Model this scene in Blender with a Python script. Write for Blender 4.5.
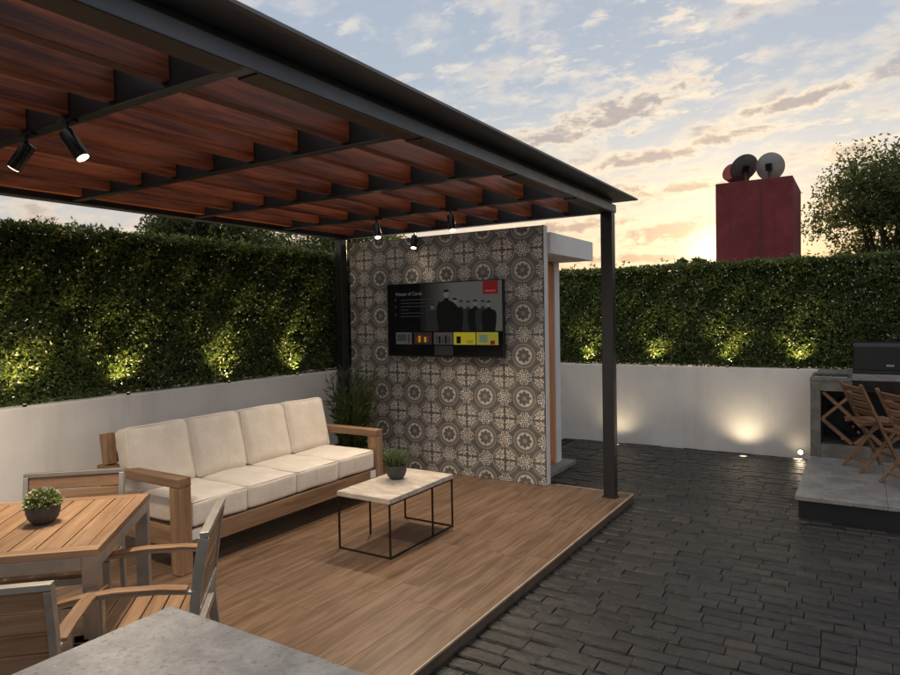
import bpy, bmesh, math, random
import numpy as np
from mathutils import Vector, Matrix, Euler

RAD = math.radians
rng = random.Random(7)
nrg = np.random.default_rng(11)
for o in list(bpy.data.objects):
    bpy.data.objects.remove(o)
scn = bpy.context.scene
col = scn.collection

# ------------------------------------------------------------------ camera
YAW, PITCH, ROLL, CAM_H = RAD(-32.06), RAD(-1.61), RAD(-1.036), 1.6
cam_d = bpy.data.cameras.new('camera')
cam = bpy.data.objects.new('camera', cam_d)
col.objects.link(cam)
fwd = Vector((math.sin(YAW) * math.cos(PITCH), math.cos(YAW) * math.cos(PITCH), math.sin(PITCH)))
rgt = Vector((math.cos(YAW), -math.sin(YAW), 0))
upv = rgt.cross(fwd)
r2 = rgt * math.cos(ROLL) + upv * math.sin(ROLL)
u2 = -rgt * math.sin(ROLL) + upv * math.cos(ROLL)
mw = Matrix.Identity(4)
for i in range(3):
    mw[i][0], mw[i][1], mw[i][2] = r2[i], u2[i], -fwd[i]
mw[2][3] = CAM_H
cam.matrix_world = mw
cam_d.sensor_width = 36.0
cam_d.lens = 656.4 / 900 * 36
cam_d.shift_y = -(337.5 - 334.9) / 900
cam_d.clip_start = 0.05
cam_d.clip_end = 3000
scn.camera = cam

# ------------------------------------------------------------------ exposure
scn.view_settings.view_transform = 'Standard'
scn.view_settings.look = 'None'
scn.view_settings.exposure = 0.62
scn.view_settings.gamma = 1.0
scn.view_settings.use_curve_mapping = False

# ------------------------------------------------------------------ node helper
class NT:
    def __init__(s, tree):
        s.t = tree; s.n = tree.nodes; s.l = tree.links
    def node(s, kind, **kw):
        n = s.n.new(kind)
        for k, v in kw.items(): setattr(n, k, v)
        return n
    def put(s, sock, v):
        if isinstance(v, bpy.types.NodeSocket): s.l.new(v, sock)
        elif v is not None:
            if sock.type == 'RGBA' and len(v) == 3: v = (*v, 1)
            sock.default_value = v
    def m(s, op, a, b=None, c=None, clamp=False):
        n = s.node('ShaderNodeMath', operation=op, use_clamp=clamp)
        for i, v in enumerate((a, b, c)):
            if v is not None: s.put(n.inputs[i], v)
        return n.outputs[0]
    def vm(s, op, a, b=None, scale=None):
        n = s.node('ShaderNodeVectorMath', operation=op)
        s.put(n.inputs[0], a)
        if b is not None: s.put(n.inputs[1], b)
        if scale is not None: s.put(n.inputs['Scale'], scale)
        return n.outputs['Value'] if op in ('LENGTH', 'DOT_PRODUCT', 'DISTANCE') else n.outputs[0]
    def mix(s, f, a, b, mode='MIX'):
        n = s.node('ShaderNodeMix', data_type='RGBA', blend_type=mode)
        s.put(n.inputs[0], f); s.put(n.inputs[6], a); s.put(n.inputs[7], b)
        return n.outputs[2]
    def sep(s, v):
        n = s.node('ShaderNodeSeparateXYZ'); s.put(n.inputs[0], v); return n.outputs
    def comb(s, x, y, z):
        n = s.node('ShaderNodeCombineXYZ')
        for i, v in enumerate((x, y, z)): s.put(n.inputs[i], v)
        return n.outputs[0]
    def noise(s, vec, scale, detail=4, rough=.55, dist=0.0, color=False):
        n = s.node('ShaderNodeTexNoise')
        s.put(n.inputs['Vector'], vec); n.inputs['Scale'].default_value = scale
        n.inputs['Detail'].default_value = detail; n.inputs['Roughness'].default_value = rough
        n.inputs['Distortion'].default_value = dist
        return n.outputs['Color' if color else 'Fac']
    def ramp(s, f, stops, interp='LINEAR'):
        n = s.node('ShaderNodeValToRGB'); cr = n.color_ramp; cr.interpolation = interp
        while len(cr.elements) < len(stops): cr.elements.new(0.5)
        for e, (p, c) in zip(cr.elements, stops):
            e.position = p
            e.color = (c, c, c, 1) if isinstance(c, (int, float)) else (*c, 1)
        s.put(n.inputs[0], f)
        return n.outputs[0]
    def mapping(s, vec, loc=(0, 0, 0), rot=(0, 0, 0), scale=(1, 1, 1)):
        n = s.node('ShaderNodeMapping'); s.put(n.inputs[0], vec)
        s.put(n.inputs[1], loc); n.inputs[2].default_value = rot; n.inputs[3].default_value = scale
        return n.outputs[0]
    def sstep(s, x, e0, e1):
        n = s.node('ShaderNodeMapRange', interpolation_type='SMOOTHSTEP')
        s.put(n.inputs[0], x); s.put(n.inputs[1], e0); s.put(n.inputs[2], e1)
        return n.outputs[0]

# ------------------------------------------------------------------ sky and sun
SUN_AZ, SUN_EL = RAD(-10.0), RAD(4.5)      # azimuth from +Y towards +X
sun_dir = Vector((math.sin(SUN_AZ) * math.cos(SUN_EL), math.cos(SUN_AZ) * math.cos(SUN_EL), math.sin(SUN_EL)))
world = bpy.data.worlds.new('World'); scn.world = world; world.use_nodes = True
W = NT(world.node_tree); W.n.clear()
sky = W.node('ShaderNodeTexSky', sky_type='NISHITA')
sky.sun_disc = False; sky.sun_elevation = SUN_EL; sky.sun_rotation = SUN_AZ
sky.air_density = 1.0; sky.dust_density = 2.0; sky.ozone_density = 1.5
tc = W.node('ShaderNodeTexCoord').outputs['Generated']
dirv = W.vm('NORMALIZE', tc)
dx, dy, dz = W.sep(dirv)
zc = W.m('MAXIMUM', dz, 0.0)
cosd = W.vm('DOT_PRODUCT', dirv, tuple(sun_dir))
near = W.m('MAXIMUM', cosd, 0.0)
# hazy air: blue high up, zenith raised to pale grey for more ambient light, cream towards the sunset horizon, greyer away from it
warm_air = W.ramp(zc, [(0.0, (.60, .36, .17)), (.06, (.60, .41, .235)), (.13, (.50, .43, .35)), (.22, (.41, .415, .415)), (.32, (.295, .335, .39)), (.45, (.265, .31, .375)), (.62, (.36, .38, .42)), (1.0, (.42, .42, .43))])
cool_air = W.ramp(zc, [(0.0, (.38, .34, .32)), (.10, (.38, .365, .36)), (.22, (.32, .345, .385)), (.40, (.25, .30, .38)), (.62, (.36, .38, .42)), (1.0, (.42, .42, .43))])
air = W.mix(W.sstep(cosd, .45, .97), cool_air, warm_air)
glow = W.m('ADD', W.m('MULTIPLY', W.m('POWER', near, 2500.0), 1.5), W.m('MULTIPLY', W.m('POWER', near, 160.0), .20))
glowc = W.mix(1.0, W.comb(glow, glow, glow), (1.0, .76, .42), 'MULTIPLY')
skyc = W.mix(1.0, W.mix(1.0, sky.outputs[0], (.006, .006, .006), 'MULTIPLY'), air, 'ADD')
# clouds on a flat layer overhead
den = W.m('ADD', zc, .17)
cp = W.comb(W.m('DIVIDE', dx, den), W.m('DIVIDE', dy, den), 0.0)
cpa = W.mapping(cp, loc=(3.1, 1.7, 0), rot=(0, 0, RAD(20)), scale=(.85, 1.0, 1))
big = W.noise(cpa, 2.6, 9, .62, .15)
cpb = W.mapping(cp, loc=(8.2, 4.4, 0), rot=(0, 0, RAD(-10)), scale=(.9, 1.25, 1))
puf = W.noise(cpb, 10.0, 7, .62, .1)
reg = W.noise(cpb, 1.3, 3, .5)
# a few long cloud bars hanging over the sunset, by compass bearing and height
azi = W.m('ARCTAN2', dx, dy); ele = W.m('ARCSINE', dz)
rag = W.noise(W.comb(W.m('MULTIPLY', azi, 30.0), W.m('MULTIPLY', ele, 62.0), 2.0), 1.0, 7, .62, .3)
bars = None
for a0, e0, wa, we, tl in ((-17.5, 16.3, 6.6, 1.5, .20), (-23.0, 14.9, 4.5, .8, .05), (-14.0, 6.6, 6.0, 1.1, .10), (-25.0, 5.6, 5.0, .8, .0), (-12.5, 10.0, 5.0, .55, .08), (-.9, 11.6, 1.5, .7, .1), (1.5, 8.0, 5.0, .7, .05), (-4.0, 15.6, 5.0, .6, .15), (-45.0, 10.5, 12.0, .9, .03), (-21.0, 9.6, 6.5, .9, .06), (-15.5, 12.6, 5.5, .7, .10), (-17.0, 4.6, 6.0, .6, .02), (-22.0, 7.4, 6.0, .8, .03), (-9.0, 13.6, 4.0, .6, .12)):
    da = W.m('SUBTRACT', azi, RAD(a0))
    de = W.m('SUBTRACT', W.m('SUBTRACT', ele, RAD(e0)), W.m('MULTIPLY', da, tl))
    qa = W.m('DIVIDE', da, RAD(wa)); qe = W.m('DIVIDE', de, RAD(we))
    f = W.m('SUBTRACT', 1.0, W.m('SQRT', W.m('MULTIPLY_ADD', qa, qa, W.m('MULTIPLY', qe, qe))))
    bars = f if bars is None else W.m('MAXIMUM', bars, f)
bars = W.m('MULTIPLY_ADD', W.m('SUBTRACT', rag, .5), 3.4, bars)
m_bar = W.sstep(bars, -.45, .50); t_bar = W.sstep(bars, .0, .80)
m_big = W.sstep(big, .47, .62)
m_puf = W.m('MULTIPLY', W.sstep(puf, .50, .64), W.sstep(reg, .44, .60))
thick = W.sstep(big, .54, .66)
lowness = W.sstep(zc, .34, .06)
lit = W.mix(lowness, (.62, .56, .49), (.68, .52, .33))
shade = W.mix(lowness, (.31, .275, .265), (.40, .265, .185))
lit = W.mix(W.m('POWER', near, 14.0), lit, (.84, .66, .43))
shade = W.mix(W.m('MULTIPLY', W.m('POWER', near, 120.0), .6), shade, (.66, .45, .25))
cbig = W.mix(thick, lit, shade)
cbar = W.mix(t_bar, lit, shade)
skyc = W.mix(W.m('MULTIPLY', m_puf, .62), skyc, lit)
skyc = W.mix(W.m('MULTIPLY', m_big, .55), skyc, cbig)
skyc = W.mix(W.m('MULTIPLY', m_bar, .78), skyc, cbar)
skyc = W.mix(1.0, skyc, glowc, 'ADD')
bg = W.node('ShaderNodeBackground'); W.put(bg.inputs[0], skyc); bg.inputs[1].default_value = 1.0
W.l.new(bg.outputs[0], W.node('ShaderNodeOutputWorld').inputs[0])

sun_d = bpy.data.lights.new('sun', 'SUN'); sun_d.energy = 3.0; sun_d.angle = RAD(2.0); sun_d.color = (1.0, .66, .36)
sun = bpy.data.objects.new('sun', sun_d); col.objects.link(sun)
sun.rotation_euler = sun_dir.to_track_quat('Z', 'Y').to_euler()

# ------------------------------------------------------------------ materials
def newmat(name):
    m = bpy.data.materials.new(name); m.use_nodes = True
    n = NT(m.node_tree); n.n.clear()
    b = n.node('ShaderNodeBsdfPrincipled'); o = n.node('ShaderNodeOutputMaterial')
    n.l.new(b.outputs[0], o.inputs[0])
    return m, n, b
def bump(n, b, h, strength=.3, dist=.01):
    bn = n.node('ShaderNodeBump'); bn.inputs['Strength'].default_value = strength; bn.inputs['Distance'].default_value = dist
    n.put(bn.inputs['Height'], h); n.l.new(bn.outputs[0], b.inputs['Normal'])
def objco(n): return n.node('ShaderNodeTexCoord').outputs['Object']
def orand(n): return n.node('ShaderNodeObjectInfo').outputs['Random']
def irand(n): return n.node('ShaderNodeNewGeometry').outputs['Random Per Island']

def plain(name, c, rough=.5, metal=0.0, var=.12, nscale=6.0, bs=.15, bd=.003, spec=.5):
    m, n, b = newmat(name)
    co = objco(n)
    f = n.noise(co, nscale, 5, .6)
    lo = tuple(x * (1 - var) for x in c); hi = tuple(min(1, x * (1 + var)) for x in c)
    n.put(b.inputs['Base Color'], n.mix(n.sstep(f, .3, .7), lo, hi))
    n.put(b.inputs['Roughness'], n.m('MULTIPLY_ADD', n.noise(co, nscale * 3, 3), .2, rough - .1))
    b.inputs['Metallic'].default_value = metal
    b.inputs['Specular IOR Level'].default_value = spec
    if bs: bump(n, b, n.noise(co, nscale * 12, 4), bs, bd)
    return m
def wood(name, c0, c1, axis, rough=.5, fine=1.0, rnd=.25, coat=0.0, bs=.25):
    m, n, b = newmat(name)
    rv = orand(n)
    off = n.m('MULTIPLY', rv, 37.0)
    co = n.vm('ADD', objco(n), n.comb(off, off, off))
    sc = [16.0 * fine] * 3; sc['xyz'.index(axis)] = 1.1 * fine
    st = n.mapping(co, scale=tuple(sc))
    g = n.noise(st, 1.0, 6, .62, .8)
    sc2 = [90.0 * fine] * 3; sc2['xyz'.index(axis)] = 4.0 * fine
    g2 = n.noise(n.mapping(co, scale=tuple(sc2)), 1.0, 3, .6)
    f = n.m('MULTIPLY_ADD', g2, .35, n.m('MULTIPLY', g, .8))
    c = n.mix(n.sstep(f, .38, .78), c0, c1)
    v = n.m('MULTIPLY', n.m('MULTIPLY_ADD', rv, rnd * 2, 1 - rnd), n.m('MULTIPLY_ADD', n.noise(n.node('ShaderNodeNewGeometry').outputs['Position'], 3.1, 5, .65), .5, .75))
    c = n.mix(1.0, c, n.comb(v, v, v), 'MULTIPLY')
    n.put(b.inputs['Base Color'], c)
    n.put(b.inputs['Roughness'], n.m('ADD', n.m('MULTIPLY_ADD', g2, .25, rough - .16), n.m('MULTIPLY', n.noise(n.node('ShaderNodeNewGeometry').outputs['Position'], 2.3, 4), .16)))
    b.inputs['Coat Weight'].default_value = coat; b.inputs['Coat Roughness'].default_value = .25
    b.inputs['Specular IOR Level'].default_value = .3
    bump(n, b, f, bs, .003)
    return m
def leafmat(name, c0, c1, trans=.25, rough=.45, spec=.4):
    m, n, b = newmat(name)
    n.put(b.inputs['Base Color'], n.mix(irand(n), c0, c1))
    b.inputs['Roughness'].default_value = rough; b.inputs['Specular IOR Level'].default_value = spec
    if trans:
        t = n.node('ShaderNodeBsdfTranslucent'); n.put(t.inputs[0], n.mix(irand(n), tuple(x * 1.6 for x in c0), tuple(x * 1.6 for x in c1)))
        mx = n.node('ShaderNodeMixShader'); mx.inputs[0].default_value = trans
        n.l.new(b.outputs[0], mx.inputs[1]); n.l.new(t.outputs[0], mx.inputs[2])
        n.l.new(mx.outputs[0], [x for x in n.n if x.type == 'OUTPUT_MATERIAL'][0].inputs[0])
    return m
def emit(name, c, s, base=(.02, .02, .02)):
    m, n, b = newmat(name)
    n.put(b.inputs['Base Color'], base); n.put(b.inputs['Emission Color'], c); b.inputs['Emission Strength'].default_value = s
    b.inputs['Roughness'].default_value = .12; b.inputs['Specular IOR Level'].default_value = .12
    return m

M = {}
def mk():
    # white plaster: trowel blotches, rain streaks and a grubby foot
    m, n, b = newmat('white_plaster')
    geo = n.node('ShaderNodeNewGeometry').outputs['Position']
    f = n.noise(geo, 2.2, 6, .62, .4)
    st = n.noise(n.mapping(geo, scale=(5, 5, .5)), 1.0, 5, .6)
    c = n.mix(n.sstep(f, .3, .75), (.76, .735, .70), (.85, .825, .79))
    c = n.mix(n.m('MULTIPLY', n.sstep(st, .50, .72), .22), c, (.50, .455, .41))
    n.put(b.inputs['Base Color'], c); b.inputs['Roughness'].default_value = .85
    bump(n, b, n.m('ADD', n.noise(geo, 60, 4), n.m('MULTIPLY', f, 2.0)), .25, .006)
    M['plaster'] = m
    m, n, b = newmat('red_stucco')
    geo = n.node('ShaderNodeNewGeometry').outputs['Position']
    f = n.noise(geo, 1.6, 7, .65, .5); st = n.noise(n.mapping(geo, scale=(4, 4, .25)), 1.0, 5, .65)
    c = n.mix(n.sstep(f, .3, .75), (.15, .020, .024), (.25, .040, .044))
    c = n.mix(n.m('MULTIPLY', n.sstep(st, .48, .72), .75), c, (.085, .022, .024))
    n.put(b.inputs['Base Color'], c); b.inputs['Roughness'].default_value = .8
    bump(n, b, n.noise(geo, 25, 5), .4, .02)
    M['red'] = m
    # split dark paving stone
    m, n, b = newmat('dark_slate')
    rv = n.m('FRACT', n.m('MULTIPLY_ADD', irand(n), 1.0, n.m('MULTIPLY', orand(n), 7.31)))
    geo = n.node('ShaderNodeNewGeometry').outputs['Position']
    f = n.noise(geo, 14, 6, .62, .6)
    c = n.mix(rv, (.012, .0115, .0112), (.027, .0250, .0235))
    c = n.mix(n.m('MULTIPLY', n.sstep(f, .5, .8), .5), c, (.055, .046, .038))
    warm = n.m('MULTIPLY', n.sstep(rv, .88, .98), .14)
    c = n.mix(warm, c, (.11, .075, .05))
    n.put(b.inputs['Base Color'], c)
    n.put(b.inputs['Roughness'], n.m('MULTIPLY_ADD', n.noise(geo, 30, 4), .34, .20))
    bump(n, b, n.m('ADD', f, n.m('MULTIPLY', n.noise(n.mapping(geo, scale=(10, 26, 10)), 2.0, 5, .7), 1.0)), .65, .010)
    M['slate'] = m
    m, n, b = newmat('mortar_sand')
    geo = n.node('ShaderNodeNewGeometry').outputs['Position']
    f = n.noise(geo, 9, 6, .65)
    n.put(b.inputs['Base Color'], n.mix(n.sstep(f, .54, .68), (.006, .0058, .0055), (.13, .11, .09)))
    b.inputs['Roughness'].default_value = .95; bump(n, b, n.noise(geo, 220, 3), .6, .004)
    M['mortar'] = m
    M['earth'] = plain('earth', (.05, .045, .035), .9, 0, .3, .4)
    # wood look
    M['deck'] = wood('deck_plank', (.108, .062, .036), (.232, .147, .093), 'y', .38, 1.3, .055, 0, .10)
    M['deck_edge'] = plain('deck_edge', (.10, .07, .05), .6, 0, .2, 10)
    M['deck_trim'] = plain('deck_trim', (.42, .31, .22), .45, 0, .15, 10)
    for a in 'xyz':
        M['teak_' + a] = wood('teak_' + a, (.19, .104, .055), (.365, .228, .135), a, .52, 1.0, .14)
        M['rack_' + a] = wood('rack_wood_' + a, (.16, .085, .045), (.30, .175, .10), a, .55, 1.0, .2)
    M['teak_table'] = wood('teak_table', (.19, .106, .055), (.36, .222, .128), 'y', .5, 1.0, .12)
    M['mahogany'] = wood('mahogany_rafter', (.065, .013, .005), (.37, .092, .028), 'y', .42, .8, .26, .08, .2)
    M['deck_bounce'] = wood('deck_bounce_brown', (.050, .026, .014), (.09, .048, .024), 'y', .4, .8, .1)  # warm light bounced off the deck, put into a brown colour
    M['door'] = wood('door_wood', (.46, .15, .05), (.62, .26, .10), 'z', .5, .8, .1)
    # metals
    M['steel'] = plain('black_steel', (.016, .017, .019), .36, .0, .2, 3, .05, .001, .6)
    M['flash'] = plain('dark_flashing', (.085, .092, .105), .34, .4, .2, 3, .05, .001, .6)
    M['sheet'] = plain('sheet_metal', (.15, .16, .175), .42, .2, .15, 3, .05, .001, .5)
    M['alu'] = plain('brushed_aluminium', (.46, .43, .385), .45, .8, .10, 12, .05, .001)
    M['thin'] = plain('bronze_wire_steel', (.035, .025, .018), .4, .6, .2, 8, 0)
    M['inox'] = plain('stainless', (.45, .45, .46), .28, 1.0, .08, 8, .03, .001)
    M['black'] = plain('black_body', (.012, .012, .013), .38, 0, .2, 5, 0)
    M['gunmetal'] = plain('gunmetal', (.05, .048, .046), .28, .9, .15, 9, 0)
    # stones
    m, n, b = newmat('travertine')
    co = objco(n); f = n.noise(n.mapping(co, scale=(3, 9, 9)), 1.6, 7, .65, .7)
    c = n.mix(n.sstep(f, .3, .72), (.40, .33, .27), (.68, .60, .52))
    n.put(b.inputs['Base Color'], n.mix(n.m('MULTIPLY', n.sstep(n.noise(co, 26, 5, .7), .56, .7), .5), c, (.33, .27, .22)))
    b.inputs['Roughness'].default_value = .4; bump(n, b, f, .12, .003)
    M['travertine'] = m
    def greystone(name, c0, c1, sc, rough):
        m, n, b = newmat(name)
        co = n.node('ShaderNodeNewGeometry').outputs['Position']
        f = n.noise(co, sc, 8, .68, .6); g = n.noise(co, sc * 6, 5, .7)
        c = n.mix(n.sstep(f, .3, .72), c0, c1)
        c = n.mix(n.m('MULTIPLY', n.sstep(g, .56, .66), .75), c, tuple(x * .45 for x in c0))
        c = n.mix(n.m('MULTIPLY', n.sstep(n.noise(co, sc * 3.3, 5, .7), .60, .72), .5), c, tuple(min(1, x * 1.35) for x in c1))
        n.put(b.inputs['Base Color'], c)
        n.put(b.inputs['Roughness'], n.m('MULTIPLY_ADD', g, .25, rough)); bump(n, b, g, .12, .002)
        return m
    M['counter'] = greystone('grey_counter_stone', (.22, .208, .202), (.41, .39, .378), 13, .36)
    M['platform'] = greystone('platform_stone', (.20, .195, .19), (.34, .33, .32), 6, .22)
    M['kitchen'] = greystone('kitchen_stone', (.13, .115, .10), (.25, .23, .20), 10, .40)
    M['concrete'] = greystone('sill_stone', (.17, .165, .16), (.27, .26, .25), 8, .55)
    # fabric
    m, n, b = newmat('cream_linen')
    co = objco(n)
    wv = n.m('ADD', n.noise(n.mapping(co, scale=(420, 60, 420)), 1.0, 2), n.noise(n.mapping(co, scale=(60, 420, 60)), 1.0, 2))
    bl = n.noise(co, 7, 5, .6)
    c = n.mix(n.sstep(bl, .3, .75), (.72, .63, .53), (.82, .745, .65))
    n.put(b.inputs['Base Color'], n.mix(n.m('MULTIPLY', n.sstep(wv, .9, 1.25), .35), c, (.62, .53, .44)))
    b.inputs['Roughness'].default_value = .95; b.inputs['Sheen Weight'].default_value = .25
    b.inputs['Specular IOR Level'].default_value = .2
    bump(n, b, n.m('ADD', n.m('MULTIPLY', wv, .4), n.m('MULTIPLY', n.noise(n.mapping(co, scale=(4, 14, 9)), 1.0, 5, .6, 1.0), 3.0)), .35, .008)
    M['linen'] = m
    M['white'] = plain('white_paint', (.72, .71, .70), .6, 0, .05, 4)
    M['dish_dark'] = plain('dish_dark', (.10, .09, .085), .6, 0, .2, 4)
    M['dish_pale'] = plain('dish_pale', (.30, .285, .275), .6, 0, .15, 4)
    M['tank'] = plain('red_tank', (.34, .05, .04), .5, 0, .2, 2)
    M['pot'] = plain('charcoal_pot', (.045, .042, .040), .6, 0, .2, 14)
    M['soil'] = plain('soil', (.03, .022, .016), .95, 0, .3, 30)
    # foliage
    M['hedge'] = leafmat('hedge_leaf', (.036, .068, .018), (.165, .215, .056), .28, .36, .5)
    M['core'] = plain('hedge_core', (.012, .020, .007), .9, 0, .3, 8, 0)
    M['blossom'] = leafmat('blossom', (.40, .40, .36), (.75, .75, .70), .2, .6)
    M['tree'] = leafmat('tree_leaf', (.042, .060, .015), (.125, .145, .042), .40, .5)
    M['bark'] = plain('bark', (.06, .045, .032), .9, 0, .3, 6, .6, .02)
    M['bamboo'] = leafmat('bamboo_leaf', (.040, .060, .016), (.130, .155, .050), .3)
    M['grass'] = leafmat('grass_blade', (.030, .055, .018), (.095, .125, .045), .25)
    M['buxus'] = leafmat('small_leaf', (.06, .095, .02), (.20, .24, .07), .25)
    M['bud'] = leafmat('bud', (.45, .45, .30), (.65, .62, .45), .2)
    # lamps
    M['lens'] = emit('warm_lens', (1.0, .78, .48), 9.0)
    M['glow'] = emit('uplight_lens', (1.0, .76, .42), 1.0)
mk()

def tile_material():
    m, n, b = newmat('patterned_cement_tile')
    uv = n.node('ShaderNodeUVMap').outputs[0]
    u, v, _ = n.sep(uv)
    def polar(cx, cy):
        a = n.m('SUBTRACT', u, cx); c = n.m('SUBTRACT', v, cy)
        return n.m('SQRT', n.m('MULTIPLY_ADD', a, a, n.m('MULTIPLY', c, c))), n.m('ARCTAN2', c, a)
    def lt(x, e, w=.015): return n.sstep(x, n.m('ADD', e, w), n.m('SUBTRACT', e, w))
    def gt(x, e, w=.015): return n.sstep(x, n.m('SUBTRACT', e, w), n.m('ADD', e, w))
    def band(x, a, c): return n.m('MULTIPLY', gt(x, a), lt(x, c))
    def mul(*a):
        r = a[0]
        for x in a[1:]: r = n.m('MULTIPLY', r, x)
        return r
    def mx(*a):
        r = a[0]
        for x in a[1:]: r = n.m('MAXIMUM', r, x)
        return r
    def inv(x): return n.m('SUBTRACT', 1.0, x)
    r0, t0 = polar(0, 0)
    pet = n.m('ABSOLUTE', n.m('COSINE', n.m('MULTIPLY', t0, 4.0)))
    ring = mul(gt(r0, n.m('MULTIPLY_ADD', pet, .09, .245)), lt(r0, .405))
    core = mul(lt(r0, n.m('MULTIPLY_ADD', pet, .05, .07)))
    ring2 = mx(band(r0, .515, .57), band(r0, .455, .472))
    r1, t1 = polar(1, 1)
    k = n.m('ABSOLUTE', n.m('SINE', n.m('MULTIPLY', t1, 2.0)))
    def fold(cx, cy):
        x = n.m('ABSOLUTE', n.m('SUBTRACT', u, cx)); y = n.m('ABSOLUTE', n.m('SUBTRACT', v, cy))
        return n.m('MAXIMUM', x, y), n.m('MINIMUM', x, y)
    def disc(p, q, cx, cy, r, hole=0.0):
        a = n.m('SUBTRACT', p, cx); c = n.m('SUBTRACT', q, cy)
        d = n.m('SQRT', n.m('MULTIPLY_ADD', a, a, n.m('MULTIPLY', c, c)))
        return mul(lt(d, r), gt(d, hole)) if hole else lt(d, r)
    def stem(p, q, a0, a1, w):
        return mul(lt(n.m('ABSOLUTE', n.m('SUBTRACT', p, q)), w), band(n.m('ADD', p, q), a0, a1))
    p, q = fold(1, 1)
    lobes = mx(disc(p, q, .37, .14, .078, .032), disc(p, q, .335, .325, .066, .024), disc(p, q, .20, .080, .046), stem(p, q, .16, .52, .034), disc(p, q, .455, .255, .040), disc(p, q, .285, .155, .032), disc(p, q, .47, .085, .030))
    arc = band(r1, .62, .668)
    edge = mul(band(r1, .555, .58), gt(k, .35))
    stars = []
    for cx, cy in ((1, 0), (0, 1)):
        p, q = fold(cx, cy)
        dia = lt(n.m('ADD', p, q), .10)
        stars += [mul(dia, gt(n.m('ADD', p, q), .045)), disc(p, q, .135, .030, .036), stem(p, q, .17, .34, .032), disc(p, q, .235, .055, .034), disc(p, q, .21, .175, .036), disc(p, q, .33, .075, .030), disc(p, q, .30, .155, .030)]
    cream = mx(n.m('MULTIPLY', ring, .80), lobes, *stars)
    mid = mx(ring2, arc, core, edge)
    geo = n.node('ShaderNodeNewGeometry').outputs['Position']
    wear = n.noise(geo, 22, 6, .65); blot = n.noise(geo, 3, 4, .6)
    rv = orand(n)
    base = n.mix(n.sstep(blot, .3, .7), (.116, .110, .104), (.162, .153, .145))
    c = n.mix(n.m('MULTIPLY', mid, .85), base, (.37, .33, .285))
    c = n.mix(n.m('MULTIPLY', cream, n.m('MULTIPLY_ADD', n.sstep(wear, .35, .6), .35, .65)), c, (.80, .72, .615))
    vv = n.m('MULTIPLY_ADD', rv, .24, .88)
    c = n.mix(1.0, c, n.comb(vv, vv, vv), 'MULTIPLY')
    n.put(b.inputs['Base Color'], c)
    n.put(b.inputs['Roughness'], n.m('MULTIPLY_ADD', wear, .25, .42))
    bump(n, b, wear, .1, .002)
    return m
M['tile'] = tile_material()
M['grout'] = plain('dark_grout', (.06, .055, .05), .9, 0, .2, 20)

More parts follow.
